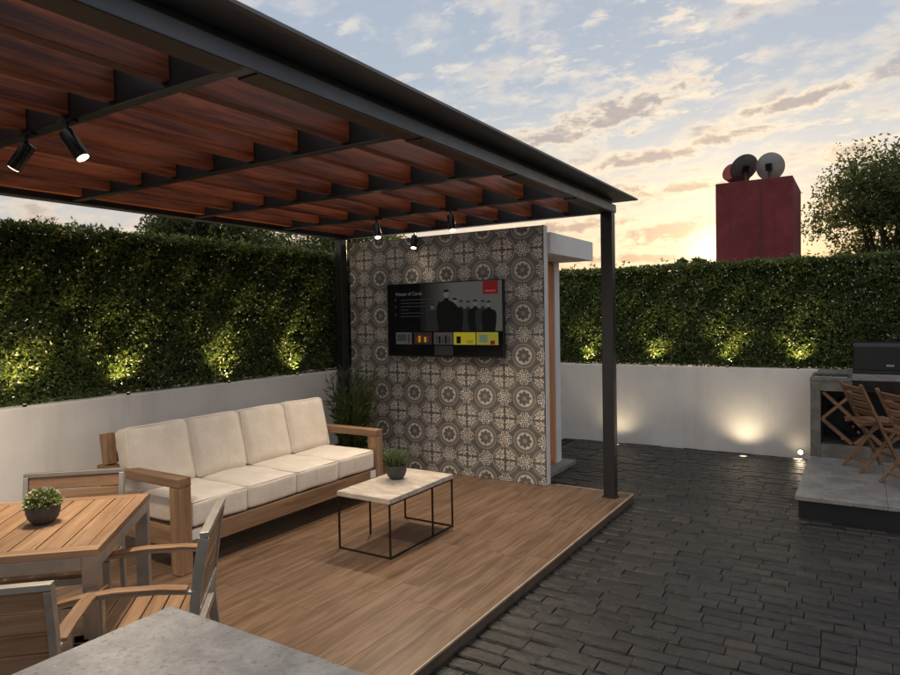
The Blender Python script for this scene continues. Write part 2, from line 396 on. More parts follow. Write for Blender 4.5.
# ------------------------------------------------------------------ mesh building
class MB:
    def __init__(s): s.v = []; s.f = []; s.smooth = False
    def quad(s, vs, fs):
        o = len(s.v); s.v += [tuple(p) for p in vs]; s.f += [tuple(i + o for i in q) for q in fs]
    def box(s, x0, x1, y0, y1, z0, z1, mat=None):
        P = [Vector((x, y, z)) for z in (z0, z1) for y in (y0, y1) for x in (x0, x1)]
        if mat is not None: P = [mat @ p for p in P]
        s.quad(P, [(0, 2, 3, 1), (4, 5, 7, 6), (0, 1, 5, 4), (1, 3, 7, 5), (3, 2, 6, 7), (2, 0, 4, 6)])
        return s
    def sweep(s, pts, w, h, up=(0, 0, 1)):
        pts = [Vector(p) for p in pts]; up = Vector(up); n = len(pts); R = []
        for i, p in enumerate(pts):
            t = (pts[min(i + 1, n - 1)] - pts[max(i - 1, 0)]).normalized()
            a = t.cross(up); a = a.normalized() if a.length > 1e-5 else Vector((1, 0, 0)); b = a.cross(t).normalized()
            ww = w[i] if isinstance(w, (list, tuple)) else w
            R.append([p + a * sx * ww / 2 + b * sz * h / 2 for sx, sz in ((-1, -1), (1, -1), (1, 1), (-1, 1))])
        fs = [(3, 2, 1, 0), tuple(4 * (n - 1) + i for i in range(4))]
        for i in range(n - 1):
            for j in range(4):
                fs.append((4 * i + j, 4 * i + (j + 1) % 4, 4 * i + 4 + (j + 1) % 4, 4 * i + 4 + j))
        s.quad([p for r in R for p in r], fs); return s
    def tube(s, pts, r, seg=10, cap=True):
        pts = [Vector(p) for p in pts]; n = len(pts); V = []
        ref = None
        for i, p in enumerate(pts):
            t = (pts[min(i + 1, n - 1)] - pts[max(i - 1, 0)]).normalized()
            if ref is None: ref = t.orthogonal().normalized()
            a = (ref - t * ref.dot(t)); a = a.normalized() if a.length > 1e-5 else t.orthogonal().normalized(); ref = a
            b = t.cross(a); rr = r[i] if isinstance(r, (list, tuple)) else r
            V += [p + (a * math.cos(k * 2 * math.pi / seg) + b * math.sin(k * 2 * math.pi / seg)) * rr for k in range(seg)]
        fs = [(i * seg + k, i * seg + (k + 1) % seg, (i + 1) * seg + (k + 1) % seg, (i + 1) * seg + k) for i in range(n - 1) for k in range(seg)]
        if cap: fs += [tuple(range(seg - 1, -1, -1)), tuple((n - 1) * seg + k for k in range(seg))]
        s.quad(V, fs); return s
    def lathe(s, prof, seg=28, c=(0, 0, 0), mat=None):
        V = []
        for r, z in prof:
            for k in range(seg):
                a = k * 2 * math.pi / seg
                p = Vector((c[0] + r * math.cos(a), c[1] + r * math.sin(a), c[2] + z))
                V.append(mat @ p if mat is not None else p)
        n = len(prof)
        fs = [(i * seg + k, i * seg + (k + 1) % seg, (i + 1) * seg + (k + 1) % seg, (i + 1) * seg + k) for i in range(n - 1) for k in range(seg)]
        fs += [tuple(range(seg - 1, -1, -1)), tuple((n - 1) * seg + k for k in range(seg))]
        s.quad(V, fs); return s
    def mesh(s, name):
        me = bpy.data.meshes.new(name); me.from_pydata(s.v, [], s.f); me.update()
        if s.smooth:
            me.polygons.foreach_set('use_smooth', [True] * len(me.polygons))
        return me
    def build(s, name, mat, parent=None, bevel=0.0, seg=2):
        return link(name, s.mesh(name), mat, parent, bevel, seg)

def link(name, me, mat, parent=None, bevel=0.0, seg=2):
    if mat is not None and not me.materials: me.materials.append(M[mat] if isinstance(mat, str) else mat)
    o = bpy.data.objects.new(name, me); col.objects.link(o)
    if parent is not None: o.parent = parent
    if bevel:
        b = o.modifiers.new('bevel', 'BEVEL'); b.width = bevel; b.segments = seg; b.limit_method = 'ANGLE'; b.angle_limit = RAD(40)
    return o
def tag(o, label=None, cat=None, group=None, kind=None):
    if label: o['label'] = label
    if cat: o['category'] = cat
    if group: o['group'] = group
    if kind: o['kind'] = kind
    return o
def thing(name, label, cat, loc=(0, 0, 0), rz=0.0, group=None):
    o = bpy.data.objects.new(name, None); col.objects.link(o); o.empty_display_size = .1
    o.location = loc; o.rotation_euler = (0, 0, rz)
    return tag(o, label, cat, group)
def copy_tree(o, parent=None):
    c = o.copy(); col.objects.link(c); c.parent = parent
    for ch in list(o.children): copy_tree(ch, c)
    return c
def struct(name, mb, mat, parent=None, bevel=0.0):
    o = mb.build(name, mat, parent, bevel); o['kind'] = 'structure'; return o
def smooth(o, ang=40):
    me = o.data
    me.polygons.foreach_set('use_smooth', [True] * len(me.polygons))
    me.set_sharp_from_angle(angle=RAD(ang))
    return o
def lamp(name, parent, loc, target, energy, color, size=50, blend=.6, radius=.02, kind='SPOT'):
    d = bpy.data.lights.new(name, kind); d.energy = energy; d.color = color; d.shadow_soft_size = radius
    if kind == 'SPOT': d.spot_size = RAD(size); d.spot_blend = blend
    o = bpy.data.objects.new(name, d); col.objects.link(o); o.parent = parent; o.location = loc
    v = Vector(target) - Vector(loc)
    o.rotation_euler = v.to_track_quat('-Z', 'Y').to_euler()
    return o
def np_mesh(name, V, loops_per_face, nf):
    """V: (nf*k,3) separate faces of k vertices each"""
    me = bpy.data.meshes.new(name); k = loops_per_face
    me.vertices.add(len(V)); me.vertices.foreach_set('co', np.ascontiguousarray(V, dtype=np.float32).ravel())
    me.loops.add(nf * k); me.loops.foreach_set('vertex_index', np.arange(nf * k, dtype=np.int32))
    me.polygons.add(nf); me.polygons.foreach_set('loop_start', np.arange(0, nf * k, k, dtype=np.int32))
    me.update(calc_edges=True); me.validate()
    return me
def unit(a): return a / np.maximum(np.linalg.norm(a, axis=1, keepdims=True), 1e-9)
def leaf_faces(P, D, N, L, Wd):
    """diamond leaves: base P, direction D, normal-ish N, length L, width Wd"""
    S = unit(np.cross(D, N)); n = np.cross(S, D)
    L = L[:, None]; Wd = Wd[:, None]
    mid = P + D * L * .48 + n * L * .10
    V = np.stack([P, mid + S * Wd * .5, P + D * L, mid - S * Wd * .5], axis=1)
    return V.reshape(-1, 3)
def rand_dirs(n):
    return unit(nrg.normal(size=(n, 3)))

# ================================================================== SETTING
Z_PAVE = -0.06
g = MB(); g.quad([(-900, -900, -.16), (900, -900, -.16), (900, 900, -.16), (-900, 900, -.16)], [(0, 1, 2, 3)])
struct('ground', g, 'earth')

DX0, DX1, DY0, DY1 = -4.95, -1.703, -1.2, 5.74
deck = MB().box(DX0, DX1 - .006, DY0, DY1 - .006, -.158, -.013)
deck = struct('deck', deck, 'deck_edge')
pw = .158; ncol = 20
for i in range(ncol):
    x0 = DX1 - .013 - (i + 1) * pw
    y = DY0 - rng.random() * .8
    while y < DY1 - .04:
        y1 = min(y + .90, DY1 - .0135); y0 = max(y, DY0)
        if y1 - y0 > .05 and y1 > DY0:
            cx, cy = x0 + pw / 2, (y0 + y1) / 2
            w2, l2 = pw / 2 - .0006, (y1 - y0) / 2 - .0006
            p = MB().box(-w2, w2, -l2, l2, -.012, 0).build('plank', 'deck', deck, .0008, 1)
            p.location = (cx, cy, rng.uniform(-.0006, .0006))
        y += .90
MB().box(DX1 - .012, DX1, DY0, DY1, -.0125, .001).build('edge_trim', 'deck_trim', deck, .003)
MB().box(-2.445, DX1 - .0125, DY1 - .012, DY1, -.0125, .001).build('edge_trim', 'deck_trim', deck, .003)

# ---- dark stone paving: bed, the 300 largest in view as pieces, the rest joined
bed = MB().box(DX1 - .004, 3.6, -1.4, 8.3, -.158, Z_PAVE - .0135)
bed.box(-3.4, DX1 - .0045, DY1 + .001, 8.3, -.158, Z_PAVE - .0135)
paving = struct('paving', bed, 'mortar')
def stone_verts(w, l, r, h=.06):
    """split stone: uneven outline, chamfered and humped top"""
    def ring(s, z, j, t=0): return [(sx * (w / 2 - s) + r.uniform(-j, j), sy * (l / 2 - s - t) + r.uniform(-j, j), z + r.uniform(-j, j) * .6) for sx, sy in ((-1, -1), (0, -1), (1, -1), (1, 0), (1, 1), (0, 1), (-1, 1), (-1, 0))]
    a = ring(.001, -h, .0); b = ring(.0001, -.012, .0010, .0005); c = ring(.0016, 0, .0014, .0060)
    V = a + b + c + [(r.uniform(-.1, .1) * w, r.uniform(-.1, .1) * l, r.uniform(.0, .004))]
    F = []
    for o in (0, 8):
        F += [(o + k, o + (k + 1) % 8, o + 8 + (k + 1) % 8, o + 8 + k) for k in range(8)]
    F += [(16 + k, 16 + (k + 1) % 8, 24) for k in range(8)]
    return V, F
camloc = Vector((0, 0, CAM_H)); Finv = 656.4
def to_px(p):
    d = Vector(p) - camloc; z = d.dot(fwd)
    if z < .2: return None
    return 450 + Finv * d.dot(r2) / z, 334.9 - Finv * d.dot(u2) / z, z
stones = []
y = -1.35
sr = random.Random(5)
while y < 8.28:
    rh = sr.uniform(.096, .114)
    if y + rh > 8.29: rh = 8.29 - y
    x = (DX1 + .006 if y < DY1 - .02 else -3.2) - sr.uniform(0, .0)
    while x < 3.4:
        w = sr.uniform(.12, .28)
        if y > 5.8 and x + w > -.44 and y < 8.28 and x < 3.4:
            if x > -.44: break
            w = min(w, -.44 - x + .02)
        if w > .05: stones.append((x + w / 2, y + rh / 2, w - .0016, rh - .0130, sr.uniform(-.5, .5)))
        x += w
    y += rh
scored = []
for s in stones:
    q = to_px((s[0], s[1], Z_PAVE)); a = 0
    if q and -20 < q[0] < 920 and 420 < q[1] < 690: a = s[2] * s[3] / q[2] ** 3
    # hidden under the counter in front
    scored.append(a)
order = sorted(range(len(stones)), key=lambda i: -scored[i])
solo = set(order[:298])
sV, sF = [], []
for i, (x, y, w, l, t) in enumerate(stones):
    V, F = stone_verts(w, l, random.Random(i % 997))
    tilt = Euler((sr.uniform(-.022, .022), sr.uniform(-.010, .010), t * .02)); mm = tilt.to_matrix()
    dz = sr.uniform(-.005, .004)
    if i in solo:
        me = bpy.data.meshes.new('stone'); me.from_pydata(V, [], F); me.update()
        o = link('stone', me, 'slate', paving); o.location = (x, y, Z_PAVE + dz - .002); o.rotation_euler = tilt
    else:
        o0 = len(sV)
        sV += [tuple(mm @ Vector(v) + Vector((x, y, Z_PAVE + dz - .002))) for v in V]
        sF += [tuple(j + o0 for j in f) for f in F]
me = bpy.data.meshes.new('far_stones'); me.from_pydata(sV, [], sF); me.update()
tag(link('far_stones', me, 'slate', paving), kind='stuff')

# ---- garden walls
XL, YB, WZ_L, WZ_B = -4.95, 8.30, 1.02, .937
lw = tag(MB().box(XL - .22, XL, -1.5, YB + .22, -.158, WZ_L).build('garden_wall', 'plaster', None, .008),
         'low white plaster wall running behind the cream sofa, hedge on top', 'wall')
bw = tag(MB().box(XL + .002, 4.2, YB, YB + .22, -.158, WZ_B).build('garden_wall', 'plaster', None, .008),
         'low white plaster wall beside the paving, washed by ground lights', 'wall')

# ---- hedges
def hedge(origin, along, outw, length, z0, z1, depth, leafL, nspr, nspecks, label, seed, group=None):
    t = thing('hedge', label, 'hedge', origin)
    al, ou = np.array(along, float), np.array(outw, float); up = np.array([0, 0, 1.0])
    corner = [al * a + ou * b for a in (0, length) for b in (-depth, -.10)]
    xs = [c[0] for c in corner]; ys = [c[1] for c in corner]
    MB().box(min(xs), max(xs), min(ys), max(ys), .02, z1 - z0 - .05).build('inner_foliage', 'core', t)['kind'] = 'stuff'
    H = z1 - z0
    r = nrg
    # front sprigs, then a fringe along the top
    n1 = nspr; a = r.uniform(0, length, n1); zz = r.uniform(.0, H, n1)
    lump = .030 * np.sin(a * 6.1 + zz * 8) * np.sin(a * 2.3 - zz * 5 + 1) + .020 * np.sin(a * 15.1 - zz * 12 + 2)
    o = -.07 + lump + r.uniform(-.03, .035, n1)
    P = al * a[:, None] + ou * o[:, None] + up * zz[:, None]
    A = unit(ou + rand_dirs(n1) * .75 + up * .25)
    n2 = int(length * 620); a2 = r.uniform(0, length, n2); o2 = r.uniform(-depth, .0, n2)
    z2 = H + .006 * np.sin(a2 * 5.1) + .006 * np.sin(a2 * 13.7) + r.uniform(-.05, .022, n2) + (r.random(n2) > .96) * r.uniform(.01, .085, n2)
    P2 = al * a2[:, None] + ou * o2[:, None] + up * z2[:, None]
    A2 = unit(up + rand_dirs(n2) * .6 + ou * .2)
    P = np.vstack([P, P2]); A = np.vstack([A, A2]); n = len(P)
    Vs = []
    for k in range(5):
        D = unit(A * r.uniform(.25, .9, (n, 1)) + rand_dirs(n) * .85)
        N = unit(A + rand_dirs(n) * .5)
        L = leafL * r.uniform(.65, 1.25, n)
        Vs.append(leaf_faces(P + rand_dirs(n) * .008, D, N, L, L * r.uniform(.32, .46, n)))
    V = np.vstack(Vs)
    me = np_mesh('leaves', V, 4, len(V) // 4); tag(link('leaves', me, 'hedge', t), kind='stuff')
    a = r.uniform(0, length, nspecks); zz = r.uniform(.02, H + .02, nspecks)  # small white specks scattered over the hedge face
    P = al * a[:, None] + ou * (.008 + r.uniform(-.03, .03, nspecks))[:, None] + up * zz[:, None]
    Vs = []
    for k in range(3):
        D = unit(ou * .5 + rand_dirs(nspecks)); L = r.uniform(.007, .015, nspecks)
        Vs.append(leaf_faces(P, D, unit(ou + rand_dirs(nspecks) * .4), L, L * .8))
    V = np.vstack(Vs)
    me = np_mesh('white_specks', V, 4, len(V) // 4); tag(link('white_specks', me, 'blossom', t), kind='stuff')
    return t
hedge((XL - .085, -1.3, WZ_L), (0, 1, 0), (1, 0, 0), 9.5, WZ_L, 2.31, .22, .036, 40000, 1500,
      'clipped green hedge with white specks above the wall behind the sofa', 1)
hedge((XL + .1, YB + .085, WZ_B), (1, 0, 0), (0, -1, 0), 8.6, WZ_B, 2.165, .22, .040, 30000, 1300,
      'clipped green hedge with white specks above the paved yard, below the red tower', 2)

# ================================================================== PERGOLA
def pergola():
    t = thing('pergola', 'black steel pergola with red-brown timber rafters over the sofa', 'pergola', (-3.3, 2.6, 0))
    ox, oy = -3.3, 2.6
    def bx(name, mat, x0, x1, y0, y1, z0, z1, bev=.004):
        return MB().box(x0 - ox, x1 - ox, y0 - oy, y1 - oy, z0, z1).build(name, mat, t, bev)
    XF0, XF1 = -1.91, -1.80
    ZB = 2.472
    YF = 5.63
    YN = -.55
    YS = [-.46, .585, 1.60, 2.63, 3.66, 4.66]
    bx('front_beam', 'flash', XF0, XF1, YN, YF - .0, ZB, ZB + .068)
    bx('beam_web', 'steel', XF0 + .02, XF1 - .035, YN, YF - .002, ZB + .0685, ZB + .115)
    bx('flashing', 'sheet', XF0 + .01, -1.655, YN - .05, 5.79, 2.5875, 2.594, .002)
    bx('flashing_lip', 'sheet', -1.663, -1.6555, YN - .05, 5.79, 2.5942, 2.602, .001)
    for k in range(len(YS) - 1):  # added strips: deck bounce on the beam underside, painted as brown wood
        bx('deck_bounce_strip', 'deck_bounce', XF0 + .003, XF1 - .004, YS[k] + .032, YS[k + 1] - .032, ZB - .006, ZB - .0003, .001)
    bx('deck_bounce_strip', 'deck_bounce', XF0 + .003, XF1 - .004, YS[-1] + .032, 5.50, ZB - .006, ZB - .0003, .001)
    bx('rear_beam', 'steel', -4.93, -4.83, YN, YF, ZB, ZB + .175)
    for yc in YS:
        bx('cross_beam', 'steel', -4.829, XF0 - .001, yc - .03, yc + .03, ZB + .012, ZB + .165)
    bx('cross_beam', 'steel', -4.829, XF0 - .001, YF - .075, YF - .003, ZB + .002, ZB + .17)
    edges = YS + [YF - .045]
    for k in range(len(edges) - 1):
        y0, y1 = edges[k] + .031, edges[k + 1] - .031
        for j in range(8):
            x = -2.24 - .353 * j + rng.uniform(-.006, .006)
            if x < -4.80: continue
            L = (y1 - y0) / 2
            r = MB().box(-.030, .030, -L + .002, L - .002, -.075, .075).build('rafter', 'mahogany', t, .003)
            r.location = (x - ox, (y0 + y1) / 2 - oy, ZB + .105 + rng.uniform(-.004, .004))
    for (x0, x1, y0, y1) in ((-1.905, -1.803, 5.515, 5.60), (-4.925, -4.835, 5.50, 5.595), (-1.905, -1.803, YN, YN + .1), (-4.925, -4.835, YN, YN + .1)):
        p = bx('post', 'steel', x0, x1, y0, y1, .0012, ZB - .001, .004)
        q = MB().box(x0 - .012 - ox, x1 + .012 - ox, y0 - .012 - oy, y1 + .012 - oy, .0013, .0075)
        q.build('base_plate', 'steel', p)
    return t
pergola()

def spotlight(x, y, aim, power, label, group='track spotlights hanging under the pergola'):
    zt = 2.483
    t = thing('track_spotlight', label, 'spotlight', (x, y, zt), 0, group)
    MB().box(-.05, .05, -.022, .022, -.012, -.0005).build('mounting_plate', 'black', t, .002)
    MB().tube([(0, 0, -.012), (0, 0, -.065)], .008, 8).build('stem', 'black', t)
    a = Vector(aim).normalized(); c = Vector((0, 0, -.065))
    p0 = c - a * .02; p1 = c + a * .115
    b = MB().tube([p0, p0 + a * .004, p1 - a * .004, p1], [.026, .031, .031, .029], 24); b.smooth = False
    ob = b.build('lamp_body', 'gunmetal', t); smooth(ob)
    MB().tube([p1 + a * .0005, p1 + a * .002], .025, 20).build('lens', 'lens', t)
    lamp('lamp', t, p1 + a * .02, p1 + a, power, (1.0, .82, .60), 130, 1.0, .06)
    return t
spotlight(-2.93, 1.57, (.46, .29, -.85), 110, 'black track spotlight aimed towards the paving, beside another over the dining table')
spotlight(-3.28, 1.57, (-.50, -.30, -.80), 110, 'black track spotlight aimed at the white wall, over the dining table')
spotlight(-3.66, 4.645, (.30, -.25, -.95), 62, 'black track spotlight hanging in front of the television, nearer the sofa')
spotlight(-2.88, 4.645, (.26, -.2, -.95), 62, 'black track spotlight hanging in front of the tiled wall, nearer the corner post')
spotlight(-3.90, 5.57, (.1, -.3, -.9), 3, 'black track spotlight close above the top of the tiled wall')

# ================================================================== TILED WALL AND WHITE ROOM
TW, TH = .2125, .2025
TXR, TYF = -2.492, 5.624
room = thing('tiled_wall', 'small white outhouse with a patterned tile front, wooden side door and flat roof', 'outhouse', (-3.6, 5.7, 0))
rx, ry = -3.6, 5.7
def rb(name, mat, x0, x1, y0, y1, z0, z1, bev=.004, parent=room):
    return MB().box(x0 - rx, x1 - rx, y0 - ry, y1 - ry, z0, z1).build(name, mat, parent, bev)
room.name = 'outhouse'
fw = rb('front_wall', 'white', TXR - 11 * TW, -2.486, TYF + .012, TYF + .095, .0, 2.432)
gp = rb('grout_bed', 'grout', TXR - 11 * TW + .001, TXR + .001, TYF + .006, TYF + .0115, .001, 2.430, 0)
tmesh = {}
def tile_mesh(fu, fv):
    if (fu, fv) in tmesh: return tmesh[fu, fv]
    w, h, e = TW / 2 - .0009, TH / 2 - .0009, .002
    V = [(-w, .006, -h), (w, .006, -h), (w, .006, h), (-w, .006, h), (-w, .001, -h), (w, .001, -h), (w, .001, h), (-w, .001, h),
         (-w + e, 0, -h + e), (w - e, 0, -h + e), (w - e, 0, h - e), (-w + e, 0, h - e)]
    F = [(8, 9, 10, 11)] + [(4 + k, 4 + (k + 1) % 4, 8 + (k + 1) % 4, 8 + k) for k in range(4)] + [(k, (k + 1) % 4, 4 + (k + 1) % 4, 4 + k) for k in range(4)]
    me = bpy.data.meshes.new('tile'); me.from_pydata(V, [], F); me.update()
    uvl = me.uv_layers.new(name='UVMap')
    for lp in me.loops:
        x, _, z = V[lp.vertex_index]
        u, v = x / TW + .5, z / TH + .5
        uvl.data[lp.index].uv = (1 - u if fu else u, 1 - v if fv else v)
    me.materials.append(M['tile']); tmesh[fu, fv] = me
    return me
for i in range(11):
    for j in range(12):
        # column line k counted from the right edge: circles at odd k, even row lines
        left_line_odd = ((i + 1) % 2 == 1)
        fu = not left_line_odd
        fv = (j % 2 == 1)
        o = link('tile', tile_mesh(fu, fv), None, fw)
        o.location = (TXR - (i + .5) * TW - rx, TYF - ry + rng.uniform(-.0005, .0005), (j + .5) * TH)
rb('side_wall', 'white', -4.82, -2.845, TYF + .0955, 5.84, -.158, 2.17)
rb('back_wall', 'white', -4.82, -2.822, 6.665, 6.80, -.158, 2.17)
rb('inner_wall', 'white', -4.82, -2.886, 5.8405, 6.6645, -.158, 2.17)
rb('roof', 'white', -4.82, -2.455, TYF + .0955, 6.86, 2.172, 2.372)
dr = rb('door', 'door', -2.8855, -2.845, 5.845, 6.660, -.02, 2.165)
for k in range(4): MB().box(-2.8448 - rx, -2.837 - rx, 5.862 + k * .2 - ry, 6.052 + k * .2 - ry, .03, 2.13).build('panel', 'door', dr, .003)
MB().tube([(-2.838 - rx, 5.92 - ry, .98), (-2.79 - rx, 5.92 - ry, .98), (-2.79 - rx, 6.04 - ry, .98)], .008, 8).build('handle', 'inox', dr)
rb('door_sill', 'concrete', -2.95, -2.69, 5.7405, 6.90, -.157, -.022)

# ---- television
def television():
    t = thing('television', 'black flat television on the patterned tile wall, streaming menu on screen', 'television', (-3.559, TYF - .005, 1.192))
    w, h = 1.377, .757
    MB().box(-.25, .25, -.035, .0005, .2, .55).build('wall_bracket', 'black', t)
    MB().box(-w / 2, w / 2, -.075, -.036, 0, h).build('casing', 'black', t, .004)
    s = MB().box(-w / 2 + .008, w / 2 - .008, -.0765, -.0755, .014, h - .008).build('screen', M['scr'], t)
    yl = [-.0770]
    def rect(name, mat, x0, x1, z0, z1):
        yl[0] -= .0003
        return MB().box(x0, x1, yl[0], yl[0] + .0002, z0, z1).build(name, mat, s)
    # picture area fades in from the left
    x0 = -w / 2 + .42; nst = 12
    for k in range(nst):
        rect('picture_strip', M['pic%d' % k], x0 + k * .035, x0 + (k + 1) * .035, .262, h - .012)
    rect('picture', M['pic11'], x0 + nst * .035, w / 2 - .010, .262, h - .012)
    # generic group of people as a dark print
    def figure(cx, s_, tone, faceup=0):
        yl[0] -= .0003
        y = yl[0]
        b = MB(); H0 = .262
        pts = [(-.070, 0), (-.085, .10), (-.088, .17), (-.074, .205), (-.022, .226), (-.014, .25), (.014, .25), (.022, .226), (.074, .205), (.088, .17), (.085, .10), (.070, 0)]
        pv = [(cx + a * s_, y, H0 + c * s_) for a, c in pts]
        b.quad(pv, [tuple(range(len(pv) - 1, -1, -1))[::-1]])
        b.build('figure', M['fig%d' % tone], s)
        hd = MB(); hv = [(cx + .023 * s_ * math.cos(a), y - .0001, H0 + (.272 + .031 * math.sin(a)) * s_) for a in [k * math.pi / 8 for k in range(16)]]
        hd.quad(hv, [tuple(range(16))]); hd.build('head', M['face%d' % tone], s)
        hr = MB(); hv = [(cx + .024 * s_ * math.cos(a), y - .0002, H0 + (.287 + .019 * math.sin(a)) * s_) for a in [k * math.pi / 8 for k in range(9)]]
        hr.quad(hv, [tuple(range(9))]); hr.build('hair', M['fig%d' % tone], s)
    for cx, sc_, tn in ((.225, 1.0, 1), (.305, .98, 1), (.385, 1.0, 0), (.47, .98, 1), (.535, .95, 0), (-.115, .90, 1), (-.03, .98, 1), (.155, 1.08, 0), (.055, 1.36, 0)):
        figure(cx, sc_, tn)
    rect('badge', M['badge'], w / 2 - .215, w / 2 - .05, h - .14, h - .014)
    rect('badge_line', M['badge2'], w / 2 - .19, w / 2 - .075, h - .118, h - .100)
    # thumbnails
    xs = [(-.575, -.375, 'th0'), (-.345, -.125, 'th1'), (-.10, .125, 'th2'), (.135, .385, 'th3'), (.395, .635, 'th4')]
    for a, b_, mt in xs: rect('thumbnail', M[mt], a, b_, .128, .250)
    rect('thumbnail_detail', M['uigrey'], -.560, -.440, .16, .232); rect('thumbnail_detail', M['pic4'], -.425, -.395, .14, .235)
    for k in range(5): rect('thumbnail_detail', M['th3' if k % 2 else 'badge'], -.325 + k * .036, -.300 + k * .036, .150, .205 + .010 * (k % 3))
    for k in range(5): rect('thumbnail_detail', M['fig0' if k % 2 else 'uigrey'], -.080 + k * .038, -.055 + k * .038, .136, .22 - .008 * (k % 3))
    rect('thumbnail_detail', M['fig0'], .17, .22, .14, .21); rect('thumbnail_detail', M['th5'], .29, .36, .14, .175)
    rect('thumbnail_detail', M['th6'], .43, .52, .15, .225); rect('thumbnail_detail', M['badge'], .55, .60, .132, .17)
    rect('lower_panel', M['pic3'], -.09, .13, .02, .115)
    for k, (a, b_) in enumerate(((-.50, -.12), (-.50, -.20), (-.50, -.16), (-.50, -.40), (-.50, -.22), (-.50, -.26))):
        rect('text_line', M['uigrey'], a, b_, h - .175 - k * .034, h - .168 - k * .034)
    for k in range(3): rect('menu_dot', M['badge'], -.575, -.560, h - .178 - k * .075, h - .160 - k * .075)
    cu = bpy.data.curves.new('title', 'FONT'); cu.body = 'House of Cards'; cu.size = .052; cu.extrude = .0001
    ob = bpy.data.objects.new('tmp_title', cu); col.objects.link(ob)
    dg = bpy.context.evaluated_depsgraph_get(); me = bpy.data.meshes.new_from_object(ob.evaluated_get(dg))
    bpy.data.objects.remove(ob)
    tt = link('title_text', me, M['uiwhite'], s); tt.rotation_euler = (RAD(90), 0, 0); tt.location = (-.575, -.0786, h - .125)
    return t
M['scr'] = emit('screen_black', (.0012, .0012, .0014), 1.0, (.003, .003, .003))
for k in range(12):
    v = .034 * (k / 11) ** 1.3 + .003
    M['pic%d' % k] = emit('picture_grey_%d' % k, (v, v * .97, v * .9), 1.0, (.01, .01, .01))
for i, v in enumerate((.0025, .008)): M['fig%d' % i] = emit('figure_dark_%d' % i, (v, v, v), 1.0, (.004, .004, .004))
for i, v in enumerate((.050, .034)): M['face%d' % i] = emit('face_grey_%d' % i, (v, v * .95, v * .88), 1.0, (.01, .01, .01))
M['badge'] = emit('badge_red', (.06, .003, .003), 1.0); M['badge2'] = emit('badge_dim', (.11, .02, .02), 1.0)
M['uigrey'] = emit('ui_grey', (.012, .012, .012), 1.0); M['uiwhite'] = emit('ui_white', (.05, .05, .048), 1.0)
M['th0'] = emit('thumb_grey', (.028, .028, .028), 1.0); M['th1'] = emit('thumb_dark', (.010, .006, .005), 1.0)
M['th2'] = emit('thumb_mauve', (.030, .022, .022), 1.0); M['th3'] = emit('thumb_yellow', (.16, .13, .006), 1.0)
M['th4'] = emit('thumb_olive', (.12, .105, .012), 1.0); M['th5'] = emit('thumb_brown', (.10, .08, .01), 1.0); M['th6'] = emit('thumb_teal', (.05, .07, .05), 1.0)
television()

# ================================================================== FURNITURE
def cushion(name, mat, parent, w, d, h, loc, rot=(0, 0, 0), puff=.02, r=.045, seed=0, kz=1.0, kx=.5, axis='z'):
    """soft block: rounded edges, crowned faces, slightly uneven"""
    n = 14; bm = bmesh.new()
    bmesh.ops.create_cube(bm, size=2.0)
    bmesh.ops.subdivide_edges(bm, edges=bm.edges[:], cuts=n, use_grid_fill=True)
    rr = random.Random(seed); ph = [rr.uniform(0, 6) for _ in range(6)]
    H = Vector((w / 2, d / 2, h / 2))
    for v in bm.verts:
        p = v.co.copy(); q = Vector((p.x * H.x, p.y * H.y, p.z * H.z))
        inn = Vector([max(-H[i] + r, min(H[i] - r, q[i])) for i in range(3)])
        dlt = q - inn
        if dlt.length > 1e-6: q = inn + dlt.normalized() * min(r, max(abs(dlt[i]) for i in range(3)))
        cx, cy, cz = (1 - p.x ** 2), (1 - p.y ** 2), (1 - p.z ** 2)
        q.z += math.copysign(1, p.z) * puff * kz * (cx * cy) ** .5 * abs(p.z) ** 2 if cx * cy > 0 else 0
        q.x += math.copysign(1, p.x) * puff * kx * (max(cy * cz, 0)) ** .5 * abs(p.x) ** 2
        q.y += math.copysign(1, p.y) * puff * .5 * (max(cx * cz, 0)) ** .5 * abs(p.y) ** 2
        q.z += .004 * math.sin(q.x * 17 + ph[0]) * math.sin(q.y * 13 + ph[1])
        q.y += .003 * math.sin(q.x * 21 + ph[2]) * math.sin(q.z * 16 + ph[3])
        v.co = q
    me = bpy.data.meshes.new(name); bm.to_mesh(me); bm.free()
    o = link(name, me, mat, parent); smooth(o, 180)
    o.location = loc; o.rotation_euler = rot
    e = r * .72
    if axis == 'z': loop = [(sx * (w / 2 - r + e), sy * (d / 2 - r + e), h / 2 - r + e + puff * kz * .05) for sx, sy in ((-1, -1), (1, -1), (1, 1), (-1, 1))]
    else: loop = [(w / 2 - r + e, sy * (d / 2 - r + e), sz * (h / 2 - r + e)) for sy, sz in ((-1, -1), (1, -1), (1, 1), (-1, 1))]
    pts = []
    for i in range(4):
        a, b = Vector(loop[i]), Vector(loop[(i + 1) % 4])
        pts += [a.lerp(b, f) for f in (.03, .2, .4, .6, .8, .97)]
    pts.append(pts[0])
    pp = MB().tube(pts, .0042, 6, False); pp.smooth = True
    pp.build('piping', mat, o)
    return o
